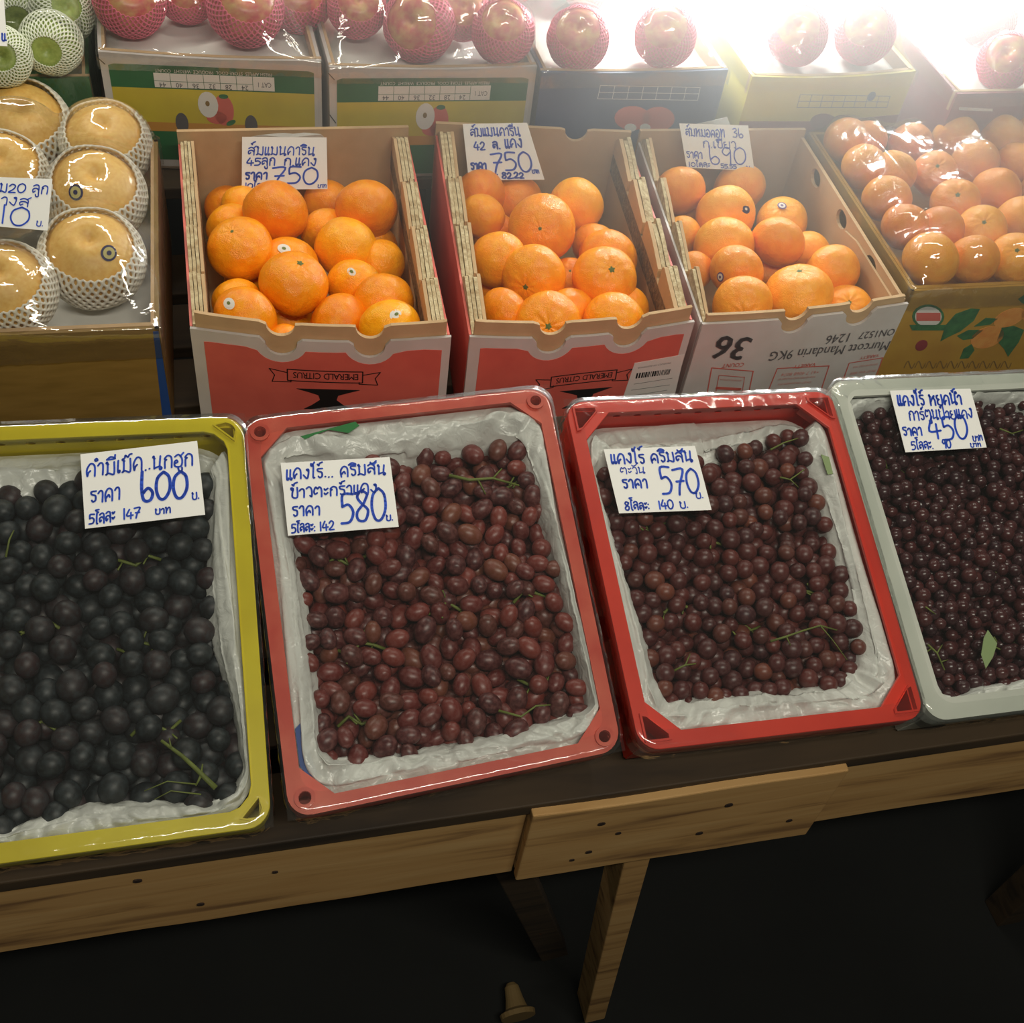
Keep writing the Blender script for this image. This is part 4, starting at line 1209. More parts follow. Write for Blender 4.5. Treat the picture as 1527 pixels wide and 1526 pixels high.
rows = [(a, b_, r, l, ((.1, -.4) if i in (12, 15, 18, 6) else None), None, lab_) for i, (a, b_, r, l, lab_) in enumerate(MT)]
sp = build_mandarins(rows, Z2, 'wrapped mandarins in the ochre carton', pale=True, lo=Z2 - .034, layers=(-.012,) * 3, seed=9, k=.9, walls=wall_planes(QT, .008, .008, .008, .008))
inner_tray(QT, Z2 - .034, .10, M['ochre_board'], o)
fold = []
for (a0, b0), (a1, b1_), n in (((1283, 190), (1388, 318), 26), ((1222, 190), (1300, 290), 0), ((1452, 190), (1500, 262), 10)):
    for i in range(n):
        t = i / (n - 1); p = hit(a0 + (a1 - a0) * t, b0 + (b1_ - b0) * t, (0, 0, Z2 + .052), UP); fold.append((p.x, p.y, Z2 + .047 + .006 * math.sin(t * 3.1), .0035))
DT = drape(QT, [(x, y, z, r) for x, y, z, r in sp] + fold, Z2, o, N=110, pad=.004)

# --- Asian pears in foam nets, wrapped, on the left
P0 = hit(237, 490, (0, 0, Z2), UP); P1 = hit(243, 190, (0, 0, Z2), UP)
FLp = P0 + Vector((-.36, .012, 0))
op, fp, F, QP = carton('pear_box', FLp, P0, (P1 - P0).length - .03, Z2 - SH2 - .001, 'olive brown cardboard box of foam netted yellow pears under cling film', 'olive_board', 'olive_board', rim_mat='kraft', thick=.005)
# the box's printed side edge
plate('blue_strip', F, [((P0 - FLp).length - .012, -.14), ((P0 - FLp).length - .001, -.15), ((P0 - FLp).length - .001, -.004), ((P0 - FLp).length - .007, -.004)], [], 0, .0006, M['blue_strip'], fp)
def pear_fn(th, ph):
    c, s = math.cos(ph), math.sin(ph); top = max(0, 1 - ph / .42); d = Vector((s * math.cos(th), s * math.sin(th), c))
    r = 1 - .26 * top ** 1.5 + .02 * noise.noise(d * 1.5)
    return (d.x * r, d.y * r, d.z * r * .86)
MESH_PEAR = sphere_mesh('asian_pear', pear_fn, M['pear'], 40, 30)
def net_mesh(name, mat_, ph0, ph1, nth=34, nph=13, r=1.07, flat=.9, thick=.05):
    """diamond lattice sleeve"""
    V, E_ = [], []
    for j in range(nph + 1):
        ph = ph0 + (ph1 - ph0) * j / nph
        for i in range(nth):
            th = 2 * math.pi * (i + .5 * (j % 2)) / nth
            rr = r * (1 + .015 * math.sin(th * 5 + j))
            V.append((rr * math.sin(ph) * math.cos(th), rr * math.sin(ph) * math.sin(th), rr * flat * math.cos(ph)))
    Fq = []
    for j in range(nph - 1):
        for i in range(nth):
            a = j * nth + i
            if j % 2 == 0: l, r_ = (j + 1) * nth + (i - 1) % nth, (j + 1) * nth + i
            else: l, r_ = (j + 1) * nth + i, (j + 1) * nth + (i + 1) % nth
            Fq.append((a, l, (j + 2) * nth + i, r_))
    me = bpy.data.meshes.new(name); me.from_pydata(V, [], Fq); me.materials.append(mat_)
    o = bpy.data.objects.new('tmp', me); link(o)
    w_ = o.modifiers.new('w', 'WIREFRAME'); w_.thickness = thick; w_.use_even_offset = False; w_.use_boundary = True
    s_ = o.modifiers.new('s', 'SUBSURF'); s_.levels = 1; s_.render_levels = 1
    dg = bpy.context.evaluated_depsgraph_get(); dg.update()
    out = bpy.data.meshes.new_from_object(o.evaluated_get(dg)); out.name = name
    out.polygons.foreach_set('use_smooth', [True] * len(out.polygons))
    bpy.data.objects.remove(o)
    return out
NET_PEAR = net_mesh('foam_net', M['foam'], .92, 2.75, 38, 15, 1.08, .92, .085)
PR = [ # px, py, r, axis du dv, sticker, label
 (33, 190, 72, (.02, -.42), None, 'pear in a foam net in the back left of the wrapped pear box'),
 (158, 216, 66, (-.05, -.5), None, 'pear in a foam net at the back right corner of the pear box'),
 (3, 262, 68, (0, -.4), None, 'netted pear behind the 510 price card'),
 (143, 291, 73, (.05, -.4), (-.40, -.12, 'gold'), 'netted pear with gold sticker left of its stem dimple, middle of the box'),
 (138, 386, 76, (-.03, -.38), (.32, -.18, 'gold'), 'netted pear with gold sticker low on its face, front right of the box'),
 (8, 432, 74, (-.2, -.35), None, 'netted pear with wide glints in the front left of the pear box'),
]
C, Rr = settle([(a, b_, r, Z2 - .004) for a, b_, r, *_ in PR], Z2 - .06, 0, k=.95)
sp = []
for (a, b_, rp, ax, stk, lab_), c, r in zip(PR, C, Rr):
    r *= .92
    pr = bpy.data.objects.new('asian_pear', MESH_PEAR); link(pr)
    rot = aim(view_dir(c, r, *ax) * .75 + UP * .35, random.uniform(0, 6)); pr.matrix_world = Matrix.Translation(c) @ rot @ Matrix.Scale(r, 4)
    tag(pr, lab_, 'pear', 'netted pears in the wrapped box')
    n_ = bpy.data.objects.new('foam_net', NET_PEAR); link(n_); n_.parent = pr
    if stk:
        mats, size = ST[stk[2]]; sticker_part(pr, rot, r, .86, view_dir(c, r, stk[0], stk[1]), size * .62, mats, .9)
    st_ = bpy.data.objects.new('stem', CALYX); link(st_); st_.parent = pr; st_.location = (0, 0, .60); st_.scale = (.05, .05, .06)
    sp.append((c.x, c.y, c.z, r * 1.1))
inner_tray(QP, Z2 - .063, .06, M['tray_foam'], op)
drape(QP, sp, Z2, op, N=80, drop=.04, pad=.003)

# --- back row
def front_z3(px_l, px_r, y_l, y_r, z=Z3):
    return hit(px_l, y_l, (0, 0, z), UP), hit(px_r, y_r, (0, 0, z), UP)
H3 = Z3 - SH3 - .001
def net_fruit(name, cat, rows, rim_z, mesh, net, group, k=.93, layer=-.012, label_extra=None):
    C, Rr = settle([(a, b_, r, rim_z - (lay if lay is not None else layer)) for a, b_, r, lay, *_ in rows], rim_z - .05, 0, k=k)
    out = []
    for (a, b_, rp, lay, ax, stk, lab_), c, r in zip(rows, C, Rr):
        r *= .94
        pr = bpy.data.objects.new(name, mesh); link(pr)
        rot = aim(view_dir(c, r, *ax), random.uniform(0, 6)); pr.matrix_world = Matrix.Translation(c) @ rot @ Matrix.Scale(r, 4)
        tag(pr, lab_, cat, group)
        n_ = bpy.data.objects.new('foam_net', net); link(n_); n_.parent = pr
        if stk: mats, size = ST[stk[2]]; sticker_part(pr, rot, r * 1.06, .92, view_dir(c, r, stk[0], stk[1]), size, mats)
        out.append((c.x, c.y, c.z, r * 1.1))
    return out
def apple_fn(th, ph):
    c, s = math.cos(ph), math.sin(ph); top = max(0, 1 - ph / .55); d = Vector((s * math.cos(th), s * math.sin(th), c)); bot = max(0, 1 - (math.pi - ph) / .5)
    r = (1 + .04 * c) * (1 - .32 * top ** 1.6 - .16 * bot) + .015 * math.sin(5 * th) * (1 - c) * .5
    return (d.x * r, d.y * r, d.z * r * .94)
MESH_APPLE = sphere_mesh('apple', apple_fn, M['apple'], 36, 24)
MESH_GUAVA = sphere_mesh('green_fruit', apple_fn, M['guava'], 36, 24)
NET_PINK = net_mesh('foam_net', M['pink_foam'], .75, 2.6, 36, 18, 1.05, .97, .05)
NET_PALE = net_mesh('foam_net', M['green_foam'], .45, 2.6, 34, 18, 1.06, .97, .075)

def apple_box(fl, fr, name, label, front, side, dep, bow=.004, H=H3, dz=0.0):
    A, B = front_z3(fl[0], fr[0], fl[1], fr[1], Z3 + dz); H = H + dz
    return carton(name, A, B, dep, H, label, front, side, rim_mat='kraft', thick=.005, bowd=bow)

def fuji_print(fp, F, W, px_of, small=''):
    """white board, green band with the size table, yellow field with the halved apple"""
    g = lambda pts, z0, z1, m, nm: plate(nm, F, [px_of(*p) for p in pts], [], z0, z1, M[m], fp)
    g([(.06, .16), (.94, .16), (.965, .185), (.965, .50), (.035, .50), (.035, .185)][::-1], 0, .0006, 'green_print', 'green_band')
    g([(.035, .50), (.965, .50), (.965, 1.02), (.035, 1.02)][::-1], 0, .0006, 'yellow_print', 'yellow_field')
    g([(.035, 1.02), (.965, 1.02), (.965, 1.16), (.035, 1.16)][::-1], 0, .0006, 'orange_print', 'orange_field')
    g([(.035, 1.16), (.965, 1.16), (.965, 1.62), (.035, 1.62)][::-1], 0, .0006, 'green_print', 'green_field')
    g([(.23, .27), (.78, .27), (.78, .48), (.23, .48)][::-1], .0006, .0009, 'white_print', 'size_table')
    ln = [line_geo(F, [px_of(.23, .385), px_of(.68, .385)], .0006, 0, .0012)]
    for k in range(7): x = .23 + .45 * k / 6; ln.append(line_geo(F, [px_of(x, .27), px_of(x, .48)], .0006, 0, .0012))
    V, Fc = merge(ln); obj('table_lines', V, Fc, M['green_print'], fp, flip=False)
    its = [('CAT 1', px_of(.765, .35), px_of(.705, .35), 1.5)]
    for k, s in enumerate(['44', '40', '36', '32', '28', '24']):
        x = .23 + .45 * (k + .5) / 6; its.append((s, px_of(x + .015, .405), px_of(x - .015, .405), 1.1))
    for a, b_, c_, d_ in its:
        V, Fc = text_geo(F, a, b_, c_, z=.0013, aspect=d_, px=False); obj('lettering', V, Fc, M['grey_print'], fp, flip=False)
    V, Fc = merge([text_geo(F, 'FRESH APPLES  STORE COOL  PRODUCE  WEIGHT  COUNT', px_of(.77, .21), px_of(.24, .21), z=.0009, px=False, aspect=1.2)]); obj('small_lettering', V, Fc, M['white_print'], fp, flip=False)
    ap = lambda cx, cy, rx, ry, z, m, rot=0.0: plate('apple_print', F, [px_of(*p) for p in px_ellipse(cx, cy, rx, ry, rot=rot)], [], z, z + .0003, M[m], fp)
    ap(.535, .80, .048, .24, .0006, 'red_print'); ap(.50, .92, .048, .1, .0006, 'red_print'); ap(.465, .72, .047, .20, .0010, 'white_print'); ap(.463, .70, .010, .04, .0014, 'olive_board')
    ap(.540, .585, .022, .035, .0010, 'leaf_print', .0); ap(.565, .99, .018, .05, .0010, 'leaf_print', .3)
    for x in (.335, .66): ap(x, 1.02, .030, .16, .0008, 'grey_print')
    V, Fc = merge([line_geo(F, [px_of(-.005, .08), px_of(.022, .17)], .0013, 0, .001), line_geo(F, [px_of(.0, .68), px_of(.028, .80)], .0013, 0, .001)])
    obj('staples', V, Fc, M['black_print'], fp, flip=False)

def panel_map(F, W, h):   # (u 0..1 across, v down in units of h)
    return lambda u, v: (u * W, -v * h)

o, fp, F, Q = apple_box((146, 77), (479, 91), 'apple_box', 'white apple box with green and yellow print, next to the green carton', 'white_board', 'white_board', .40)
fuji_print(fp, F, (Q[1] - Q[0]).length, panel_map(F, (Q[1] - Q[0]).length, .098))
inner_tray([q + Vector((0, .015 if i < 2 else 0, 0)) for i, q in enumerate(Q)], Z3 - .022, .02, M['tray_foam'], o, inset=.008)
AP1 = [(193, 0, 54, None, (.1, -.35), None, 'pink netted apple at the front left of the first apple box'),
       (277, -10, 44, None, (0, -.3), None, 'pink netted apple second from left in the first apple box'),
       (366, 10, 58, None, (.1, -.4), None, 'largest pink netted apple touching the front tray edge, first apple box'),
       (445, -2, 50, None, (.1, -.4), None, 'pink netted apple at the front right of the first apple box'),
       (230, -70, 44, None, (0, -.4), None, 'pink netted apple in the second row at left, first apple box'), (330, -72, 44, None, (0, -.4), None, 'pink netted apple in the second row at centre, first apple box'), (425, -76, 44, None, (0, -.4), None, 'pink netted apple in the second row at right, first apple box')]
sp = net_fruit('apple', 'apple', AP1, Z3, MESH_APPLE, NET_PINK, 'pink netted apples in the first apple box', layer=-.025)
drape(Q, sp, Z3, o, N=64, drop=.022)

o, fp, F, Q = apple_box((491, 100), (801, 99), 'apple_box', 'white apple box with green and yellow print, beside the dark blue box', 'white_board', 'white_board', .40)
fuji_print(fp, F, (Q[1] - Q[0]).length, panel_map(F, (Q[1] - Q[0]).length, .104))
inner_tray([q + Vector((0, .015 if i < 2 else 0, 0)) for i, q in enumerate(Q)], Z3 - .022, .02, M['tray_foam'], o, inset=.008)
AP2 = [(532, 12, 44, None, (.1, -.35), None, 'pink netted apple at the front left of the second apple box'),
       (625, 37, 54, None, (-.3, -.1), None, 'big glinting pink netted apple at the front of the second apple box'),
       (692, 20, 40, None, (0, -.35), None, 'small pink netted apple between the two big ones, second apple box'),
       (750, 48, 47, None, (.05, -.5), None, 'pink netted apple at the front right of the second apple box'),
       (585, -50, 44, None, (0, -.4), None, 'pink netted apple in the rear row at left, second apple box'), (680, -48, 44, None, (0, -.4), None, 'pink netted apple in the rear row at centre, second apple box'), (765, -42, 44, None, (0, -.4), None, 'pink netted apple in the rear row at right, second apple box')]
sp = net_fruit('apple', 'apple', AP2, Z3, MESH_APPLE, NET_PINK, 'pink netted apples in the second apple box', layer=-.025)
drape(Q, sp, Z3, o, N=64, drop=.022)

def table_print(fp, F, pts, m, cols=6):
    a, b_, c_, d_ = [Vector((*F.px(*p), 0)) for p in pts]
    ln = []
    for k in range(cols + 1):
        t = k / cols; p = a.lerp(b_, t); q = d_.lerp(c_, t); ln.append(line_geo(F, [(p.x, p.y), (q.x, q.y)], .0008, 0, .0009))
    for t in (0, .5, 1):
        p = a.lerp(d_, t); q = b_.lerp(c_, t); ln.append(line_geo(F, [(p.x, p.y), (q.x, q.y)], .0008, 0, .0009))
    V, Fc = merge(ln); obj('size_table', V, Fc, M[m], fp, flip=False)

o, fp, F, Q = apple_box((808, 108), (1086, 104), 'apple_box', 'dark blue apple box with a white table and two halved apples printed', 'navy_print', 'navy_print', .40, .003)
table_print(fp, F, [(895, 127), (1044, 130), (1040, 149), (891, 147)], 'white_print', 7)
for c_ in ((943, 176, 27, 18), (982, 177, 24, 18)):
    plate('apple_print', F, [F.px(*p) for p in px_ellipse(*c_)], [], 0, .0006, M['red_print'], fp)
for c_ in ((940, 190, 9, 6), (962, 190, 8, 6)):
    plate('apple_print', F, [F.px(*p) for p in px_ellipse(*c_)], [], .0006, .0009, M['white_print'], fp)
inner_tray(Q, Z3 - .022, .02, M['tray_foam'], o, inset=.008)
AP3 = [(862, 58, 47, None, (0, -.4), None, 'hazy pink netted apple at the front left of the dark blue box'),
       (992, 54, 46, None, (0, -.4), None, 'hazy pink netted apple at the front right of the dark blue box'), (880, -28, 44, None, (0, -.4), None, 'glare washed apple in the rear row of the dark blue box, left'), (985, -32, 44, None, (0, -.4), None, 'glare washed apple in the rear row of the dark blue box, right')]
sp = net_fruit('apple', 'apple', AP3, Z3, MESH_APPLE, NET_PINK, 'pink netted apples in the dark blue box', layer=-.025)
drape(Q, sp, Z3, o, N=56, drop=.022)

o, fp, F, Q = apple_box((1122, 114), (1366, 106), 'apple_box', 'pale yellow apple box with a dark red lower band', 'yellow_print', 'yellow_print', .40, .006)
W4 = (Q[1] - Q[0]).length
plate('red_band', F, [(0, -.16), (W4, -.16), (W4, -.072), (W4 * .5, -.078), (0, -.072)], [], 0, .0006, M['brown_red_print'], fp)
table_print(fp, F, [(1193, 141), (1327, 143), (1322, 160), (1188, 160)], 'grey_print', 8)
for c_ in ((1228, 182, 20, 13), (1257, 182, 18, 11)):
    plate('apple_print', F, [F.px(*p) for p in px_ellipse(*c_)], [], .0006, .0009, M['dark_red'], fp)
plate('sticker', F, [F.px(*p) for p in px_ellipse(1299, 143, 8, 5, rot=-.9)], [], .0012, .0016, M['sticker_navy'], fp)
inner_tray(Q, Z3 - .022, .02, M['tray_foam'], o, inset=.008)
AP4 = [(1190, 52, 45, None, (0, -.4), None, 'glare washed apple at the front left of the yellow box'),
       (1290, 50, 45, None, (0, -.4), None, 'glare washed apple at the front right of the yellow box'), (1200, -25, 44, None, (0, -.4), None, 'apple in the rear row of the yellow box, left'), (1305, -28, 44, None, (0, -.4), None, 'apple in the rear row of the yellow box, right')]
sp = net_fruit('apple', 'apple', AP4, Z3, MESH_APPLE, NET_PINK, 'apples in the yellow box', layer=-.025)
drape(Q, sp, Z3, o, N=48, drop=.022)

o, fp, F, Q = apple_box((1428, 140), (1700, 128), 'apple_box', 'dark red apple box at the far right of the back row', 'brown_red_print', 'brown_red_print', .36, .003)
plate('white_print', F, [F.px(*p) for p in [(1430, 160), (1480, 162), (1480, 166), (1430, 164)]], [], 0, .0006, M['white_print'], fp)
inner_tray(Q, Z3 - .022, .02, M['tray_foam'], o, inset=.008)
AP5 = [(1500, 92, 42, None, (0, -.4), None, 'glare washed apple at the front of the dark red box'), (1475, 30, 40, None, (0, -.4), None, 'glare washed apple behind it in the dark red box'), (1600, 88, 42, None, (0, -.4), None, 'front apple of the dark red box beyond the picture edge')]
sp = net_fruit('apple', 'apple', AP5, Z3, MESH_APPLE, NET_PINK, 'apples in the dark red box', layer=-.014)
drape(Q, sp, Z3, o, N=48, drop=.022)

o, fp, F, Q = apple_box((-170, 112), (133, 117), 'green_carton', 'dark green carton of pale netted fruit wrapped in film, top left', 'green_board', 'green_board', .40, .002, dz=-.04)
inner_tray(Q, Z3 - .07, .04, M['green_board'], o, inset=.008)
GV = [(76, 64, 46, None, (-.2, .3), (.35, -.55, 'navy'), 'green fruit in pale net with a navy sticker, front corner of the green carton'),
      (92, 18, 46, None, (.2, -.2), None, 'green fruit in pale net behind the stickered one'),
      (28, 18, 44, None, (-.1, .3), None, 'green fruit in white net above, beside the cut price card'),
      (2, 84, 44, None, (0, 0), None, 'green fruit in pale net at the picture edge, front of the green carton'),
      (60, -50, 44, None, (0, 0), None, 'green fruit in pale net in the rear row of the green carton')]
sp = net_fruit('green_fruit', 'green fruit', GV, Z3, MESH_GUAVA, NET_PALE, 'pale netted green fruit', layer=.015)
drape(Q, sp, Z3 - .04, o, N=56, drop=.07)

# ------------------------------------------------------------------ grape crates on the slope
class Warp:
    """crate space (x across, y up the slope, z along the normal) bent onto the four corners"""
    def __init__(s, FL, FR, BR, BL):
        s.P = (FL, FR, BR, BL); s.W = ((FR - FL).length + (BR - BL).length) / 2; s.L = ((BL - FL).length + (BR - FR).length) / 2
        s.n = CN
    def __call__(s, x, y, z=0.0):
        u, v = x / s.W, y / s.L; FL, FR, BR, BL = s.P
        return (FL * (1 - u) + FR * u) * (1 - v) + (BL * (1 - u) + BR * u) * v + s.n * z
    def inv(s, p):
        u = v = .5
        for _ in range(12):
            q = s(u * s.W, v * s.L); d = p - q
            FL, FR, BR, BL = s.P
            du = (FR - FL) * (1 - v) + (BR - BL) * v; dv = (BL - FL) * (1 - u) + (BR - FR) * u
            u += d.dot(du) / du.length_squared * .9; v += d.dot(dv) / dv.length_squared * .9
        return u * s.W, v * s.L
    def px(s, a, b, z=0.0):
        return s.inv(hit(a, b, CP + CN * z, CN) - CN * z)

def crate_plane(q): return [hit(u, v, CP, CN) for u, v in q]

def build_crate(quad, label, m, style, inner_px, liner_bulge, film=True, rim=.018, back_drop=0.0):
    FL, FR, BR, BL = quad
    Wp = Warp(FL, FR, BR, BL); W, L = Wp.W, Wp.L; H = CRATE_H
    o = thing('grape_crate', Wp(W / 2, L / 2, -H), label, 'crate')
    mt = M[m]
    rf, rb = rim * 1.05, rim * .95
    r0 = .022
    outer = rrect(0, 0, W, L, r0, 6)
    ch = {'round': .030, 'tri': .032, 'drop': .022, 'plain': .018}[style]
    x0, x1, y0, y1 = rim, W - rim, rf, L - rb
    inner = []
    for cx, cy, a in ((x1, y1, 0), (x0, y1, 90), (x0, y0, 180), (x1, y0, 270)):
        sx = 1 if cx == x1 else -1; sy = 1 if cy == y1 else -1
        A = (cx, cy - sy * ch); B = (cx - sx * ch, cy)
        seq = [A, (cx - sx * ch * .14, cy - sy * ch * .55) if style != 'plain' else (cx, cy - sy * ch * .4), (cx - sx * ch * .55, cy - sy * ch * .14) if style != 'plain' else (cx - sx * ch * .4, cy), B]
        if style in ('round', 'tri'): seq = [A, (cx - sx * ch * .5, cy - sy * ch * .5), B]
        inner += seq if a in (0, 180) else seq[::-1]
    holes = []; rings = []
    for sx, sy in ((0, 0), (1, 0), (1, 1), (0, 1)):
        X = lambda d: (W - d) if sx else d
        Y = lambda d: (L - d) if sy else d
        if style == 'round':
            h = circle(X(.016), Y(.016), .0060, 14); holes.append(h); rings.append((circle(X(.016), Y(.016), .0100, 16), circle(X(.016), Y(.016), .0062, 16)))
        elif style == 'tri':
            t = [(X(.009), Y(.010)), (X(.009), Y(.034)), (X(.013), Y(.033)), (X(.032), Y(.014)), (X(.032), Y(.010))]
            t = [t[i] for i in range(5)]; holes.append(t)
            c = (sum(p[0] for p in t) / 5, sum(p[1] for p in t) / 5)
            rings.append(([(c[0] + (p[0] - c[0]) * 1.24, c[1] + (p[1] - c[1]) * 1.24) for p in t], [(c[0] + (p[0] - c[0]) * 1.02, c[1] + (p[1] - c[1]) * 1.02) for p in t]))
        elif style == 'drop':
            t = [(X(a), Y(b)) for a, b in [(.0265, .0105)] + [(.0185 - .0105 * math.cos(q), .0185 - .0105 * math.sin(q)) for q in [math.radians(v) for v in (82, 64, 45, 26, 8)]] + [(.0105, .0265)]]
            holes.append(t); c = (sum(p[0] for p in t) / len(t), sum(p[1] for p in t) / len(t))
            rings.append(([(c[0] + (p[0] - c[0]) * 1.26, c[1] + (p[1] - c[1]) * 1.26) for p in t], [(c[0] + (p[0] - c[0]) * 1.02, c[1] + (p[1] - c[1]) * 1.02) for p in t]))
    plate('rim', Wp, outer, [inner] + holes, -.0045, 0, mt, o, bevel=.0012)
    for a, b_ in rings:
        plate('corner_ring', Wp, a, [b_], -.0005, .0028, mt, o)
        if style != 'plain':
            # the socket wall below the hole
            plate('corner_socket', Wp, a, [b_], -.03, -.0046, mt, o)
    # outer skirt under the rim and the body walls, all with thickness
    inset = rrect(.0025, .0025, W - .0025, L - .0025, r0 - .002, 6)
    plate('skirt', Wp, outer, [inset], -.024, -.0046, mt, o)
    d = .009
    def wall(nm, A, B, out, slots):
        """A, B crate-space ends; a plate with oval slots"""
        a, b_ = Wp(*A, 0), Wp(*B, 0); ex = (b_ - a).normalized(); fr = Frame(a, ex, CN)
        Lw = (b_ - a).length; hs = []
        if slots:
            n, yy, rx, ry = slots
            for k in range(n): hs.append(circle(.03 + (Lw - .06) * k / (n - 1), yy, rx, 12, ry))
        plate(nm, fr, [(0, -H), (Lw, -H), (Lw, -.0046), (0, -.0046)], hs, -.0015, .0015, mt, o)
    slot = {'drop': (9, -.022, .0050, .0032), 'tri': (11, -.020, .0046, .0028), 'round': (8, -.03, .0045, .003), 'plain': (7, -.02, .007, .003)}[style]
    wall('back_wall', (W - d, L - d), (d, L - d), 1, slot)
    wall('front_wall', (d, d), (W - d, d), 1, None)
    wall('side_wall', (W - d, d), (W - d, L - d), 1, slot)
    wall('side_wall', (d, L - d), (d, d), 1, slot)
    plate('bottom', Wp, [(d, d), (W - d, d), (W - d, L - d), (d, L - d)], [], -H, -H + .004, mt, o)
    # --- liner: white bag turned over the inside of the walls
    poly = [Wp.px(a, b_, -.012) for a, b_ in inner_px]
    cx, cy = W / 2, L / 2
    def rad(pl, ang):
        dx, dy = math.cos(ang), math.sin(ang); best = None
        for i in range(len(pl)):
            (ax, ay), (bx, by) = pl[i], pl[(i + 1) % len(pl)]
            ax -= cx; ay -= cy; bx -= cx; by -= cy
            ex, ey = bx - ax, by - ay; den = dx * ey - dy * ex
            if abs(den) < 1e-12: continue
            t = (ax * ey - ay * ex) / den; s = (ax * dy - ay * dx) / den
            if t > 0 and -1e-6 <= s <= 1 + 1e-6 and (best is None or t > best): best = t
        return best or .1
    io = rrect(rim * .85, rf * .85, W - rim * .85, L - rb * .85, .040 if style != 'plain' else .015, 6)
    NT, NR = 460, 20
    sd = len(label)
    V, F_ = [], []
    for i in range(NT):
        a = 2 * math.pi * i / NT
        ro, ri = rad(io, a), rad(poly, a)
        ri *= 1 + .014 * noise.noise(Vector((math.cos(a) * 9, math.sin(a) * 9, sd))) + .010 * noise.noise(Vector((math.cos(a) * 30, math.sin(a) * 30, sd)))
        wdt = ro - ri
        p0 = Vector((cx + math.cos(a) * ro, cy + math.sin(a) * ro, 0))
        onside = abs(p0.x - cx) / (W / 2) > abs(p0.y - cy) / (L / 2)
        along = p0.y if onside else p0.x
        back = 0 if onside else (1.0 if p0.y > cy else 0.0)
        front = 0 if onside else (1.0 if p0.y < cy else 0.0)
        crn = max(0.0, 1 - min(abs(abs(p0.x - cx) - W / 2 + .03) , .06) / .06) * max(0.0, 1 - min(abs(abs(p0.y - cy) - L / 2 + .03), .06) / .06)
        for k in range(NR):
            t = k / (NR - 1)
            r = ro - wdt * (t ** .9)
            z = -.012 - .020 * t ** 2 + liner_bulge * (math.sin(math.pi * min(1, t * 1.1)) if t * 1.1 < 1 else 0)
            z -= back_drop * back * (1 - t) ** .6
            env = math.sin(math.pi * t) ** .5 if 0 < t < 1 else 0
            # long folds that run along the side walls, short ruffles across the front and back
            lng = noise.noise(Vector((along * 7 + sd, t * 5.5, sd * 1.3 + (3 if p0.x > cx else 0))))
            lng2 = noise.noise(Vector((along * 16, t * 11, sd * 2.3)))
            ruf = abs(noise.noise(Vector((along * 38, t * 2.2 + along * 6, sd + back * 7)))) - .25
            ruf2 = noise.noise(Vector((along * 95, t * 4, sd + 11)))
            z += env * ((.0065 * lng + .0028 * lng2) * (1 if onside else .7) + (.014 * ruf + .004 * ruf2) * (0.15 + front * 1.0 + back * .45 + crn * .8))
            r += env * wdt * .25 * lng
            if t == 0: z = -.014 - back_drop * back
            z = min(z, -.0012)
            if k == NR - 1: z -= .014
            V.append(Wp(cx + math.cos(a) * r, cy + math.sin(a) * r, z))
    for i in range(NT):
        for k in range(NR - 1):
            a = i * NR + k; b_ = ((i + 1) % NT) * NR + k; F_.append((a, b_, b_ + 1, a + 1))
    obj('plastic_liner', V, F_, M['liner'], o, smooth=True, flip=False)
    # --- film over the rim
    if film:
        N = 46; V, F_ = [], []
        for j in range(N + 1):
            for i in range(N + 1):
                u, v = i / N, j / N
                x = -.002 + (W + .004) * u; y = -.002 + (L + .004) * v
                e_ = min(u, 1 - u, v, 1 - v)
                z = .0036 - .0012 * min(1, e_ * 8) + .0006 * noise.noise(Vector((x * 20, y * 7, sd * 1.7)))
                V.append(Wp(x, y, z))
        for j in range(N):
            for i in range(N):
                a = j * (N + 1) + i; F_.append((a, a + 1, a + N + 2, a + N + 1))
        fm = obj('cling_film', V, F_, M['crate_film'], o, smooth=True, flip=False)
        # crumpled film folded down the sides
        NR2, NS = 220, 5; V, F_ = [], []
        loop = rrect(-.0022, -.0022, W + .0022, L + .0022, r0, 8)
        pts = []
        for i in range(len(loop)):
            a, b_ = Vector(loop[i]), Vector(loop[(i + 1) % len(loop)]); n = max(1, int((b_ - a).length / .006))
            for k in range(n): pts.append(a.lerp(b_, k / n))
        c2 = Vector((W / 2, L / 2)); n = len(pts)
        NS = 8
        for s in range(-3, 5):
            if s < 0:
                for p in pts:
                    f = 1 - (-s) * .0055 / (W / 2); q = c2 + (p - c2) * f
                    cor = max(0, 1 - min(abs(abs(p.x - c2.x) - W / 2), 1) / .03) * max(0, 1 - min(abs(abs(p.y - c2.y) - L / 2), 1) / .03)
                    mk = min(1, max(0, noise.noise(Vector((q.x * 9, q.y * 9, sd * 3.3))) * 3 - .75) + .55 * cor)
                    V.append(Wp(q.x, q.y, .0042 + .0050 * mk * abs(noise.noise(Vector((q.x * 140, q.y * 140, s * 1.9 + sd)))) + .0004 * noise.noise(Vector((q.x * 60, q.y * 60, sd)))))
                continue
            for p in pts:
                dd = Vector((max(-1, min(1, (p.x - c2.x) / (W / 2))) ** 9, max(-1, min(1, (p.y - c2.y) / (L / 2))) ** 9)); 
                q = p + dd * (.001 + .0022 * noise.noise(Vector((p.x * 80, p.y * 80, s * 2.2 + sd))) * (s > 0))
                z = .0036 - s * .009 + .001 * noise.noise(Vector((p.x * 60, p.y * 60, s)))
                V.append(Wp(q.x, q.y, z))
        for s in range(NS - 1):
            for i in range(n):
                F_.append((s * n + i, s * n + (i + 1) % n, (s + 1) * n + (i + 1) % n, (s + 1) * n + i))
        obj('folded_film', V, F_, M['edge_film'], fm, smooth=True, flip=False)
    return o, Wp, poly

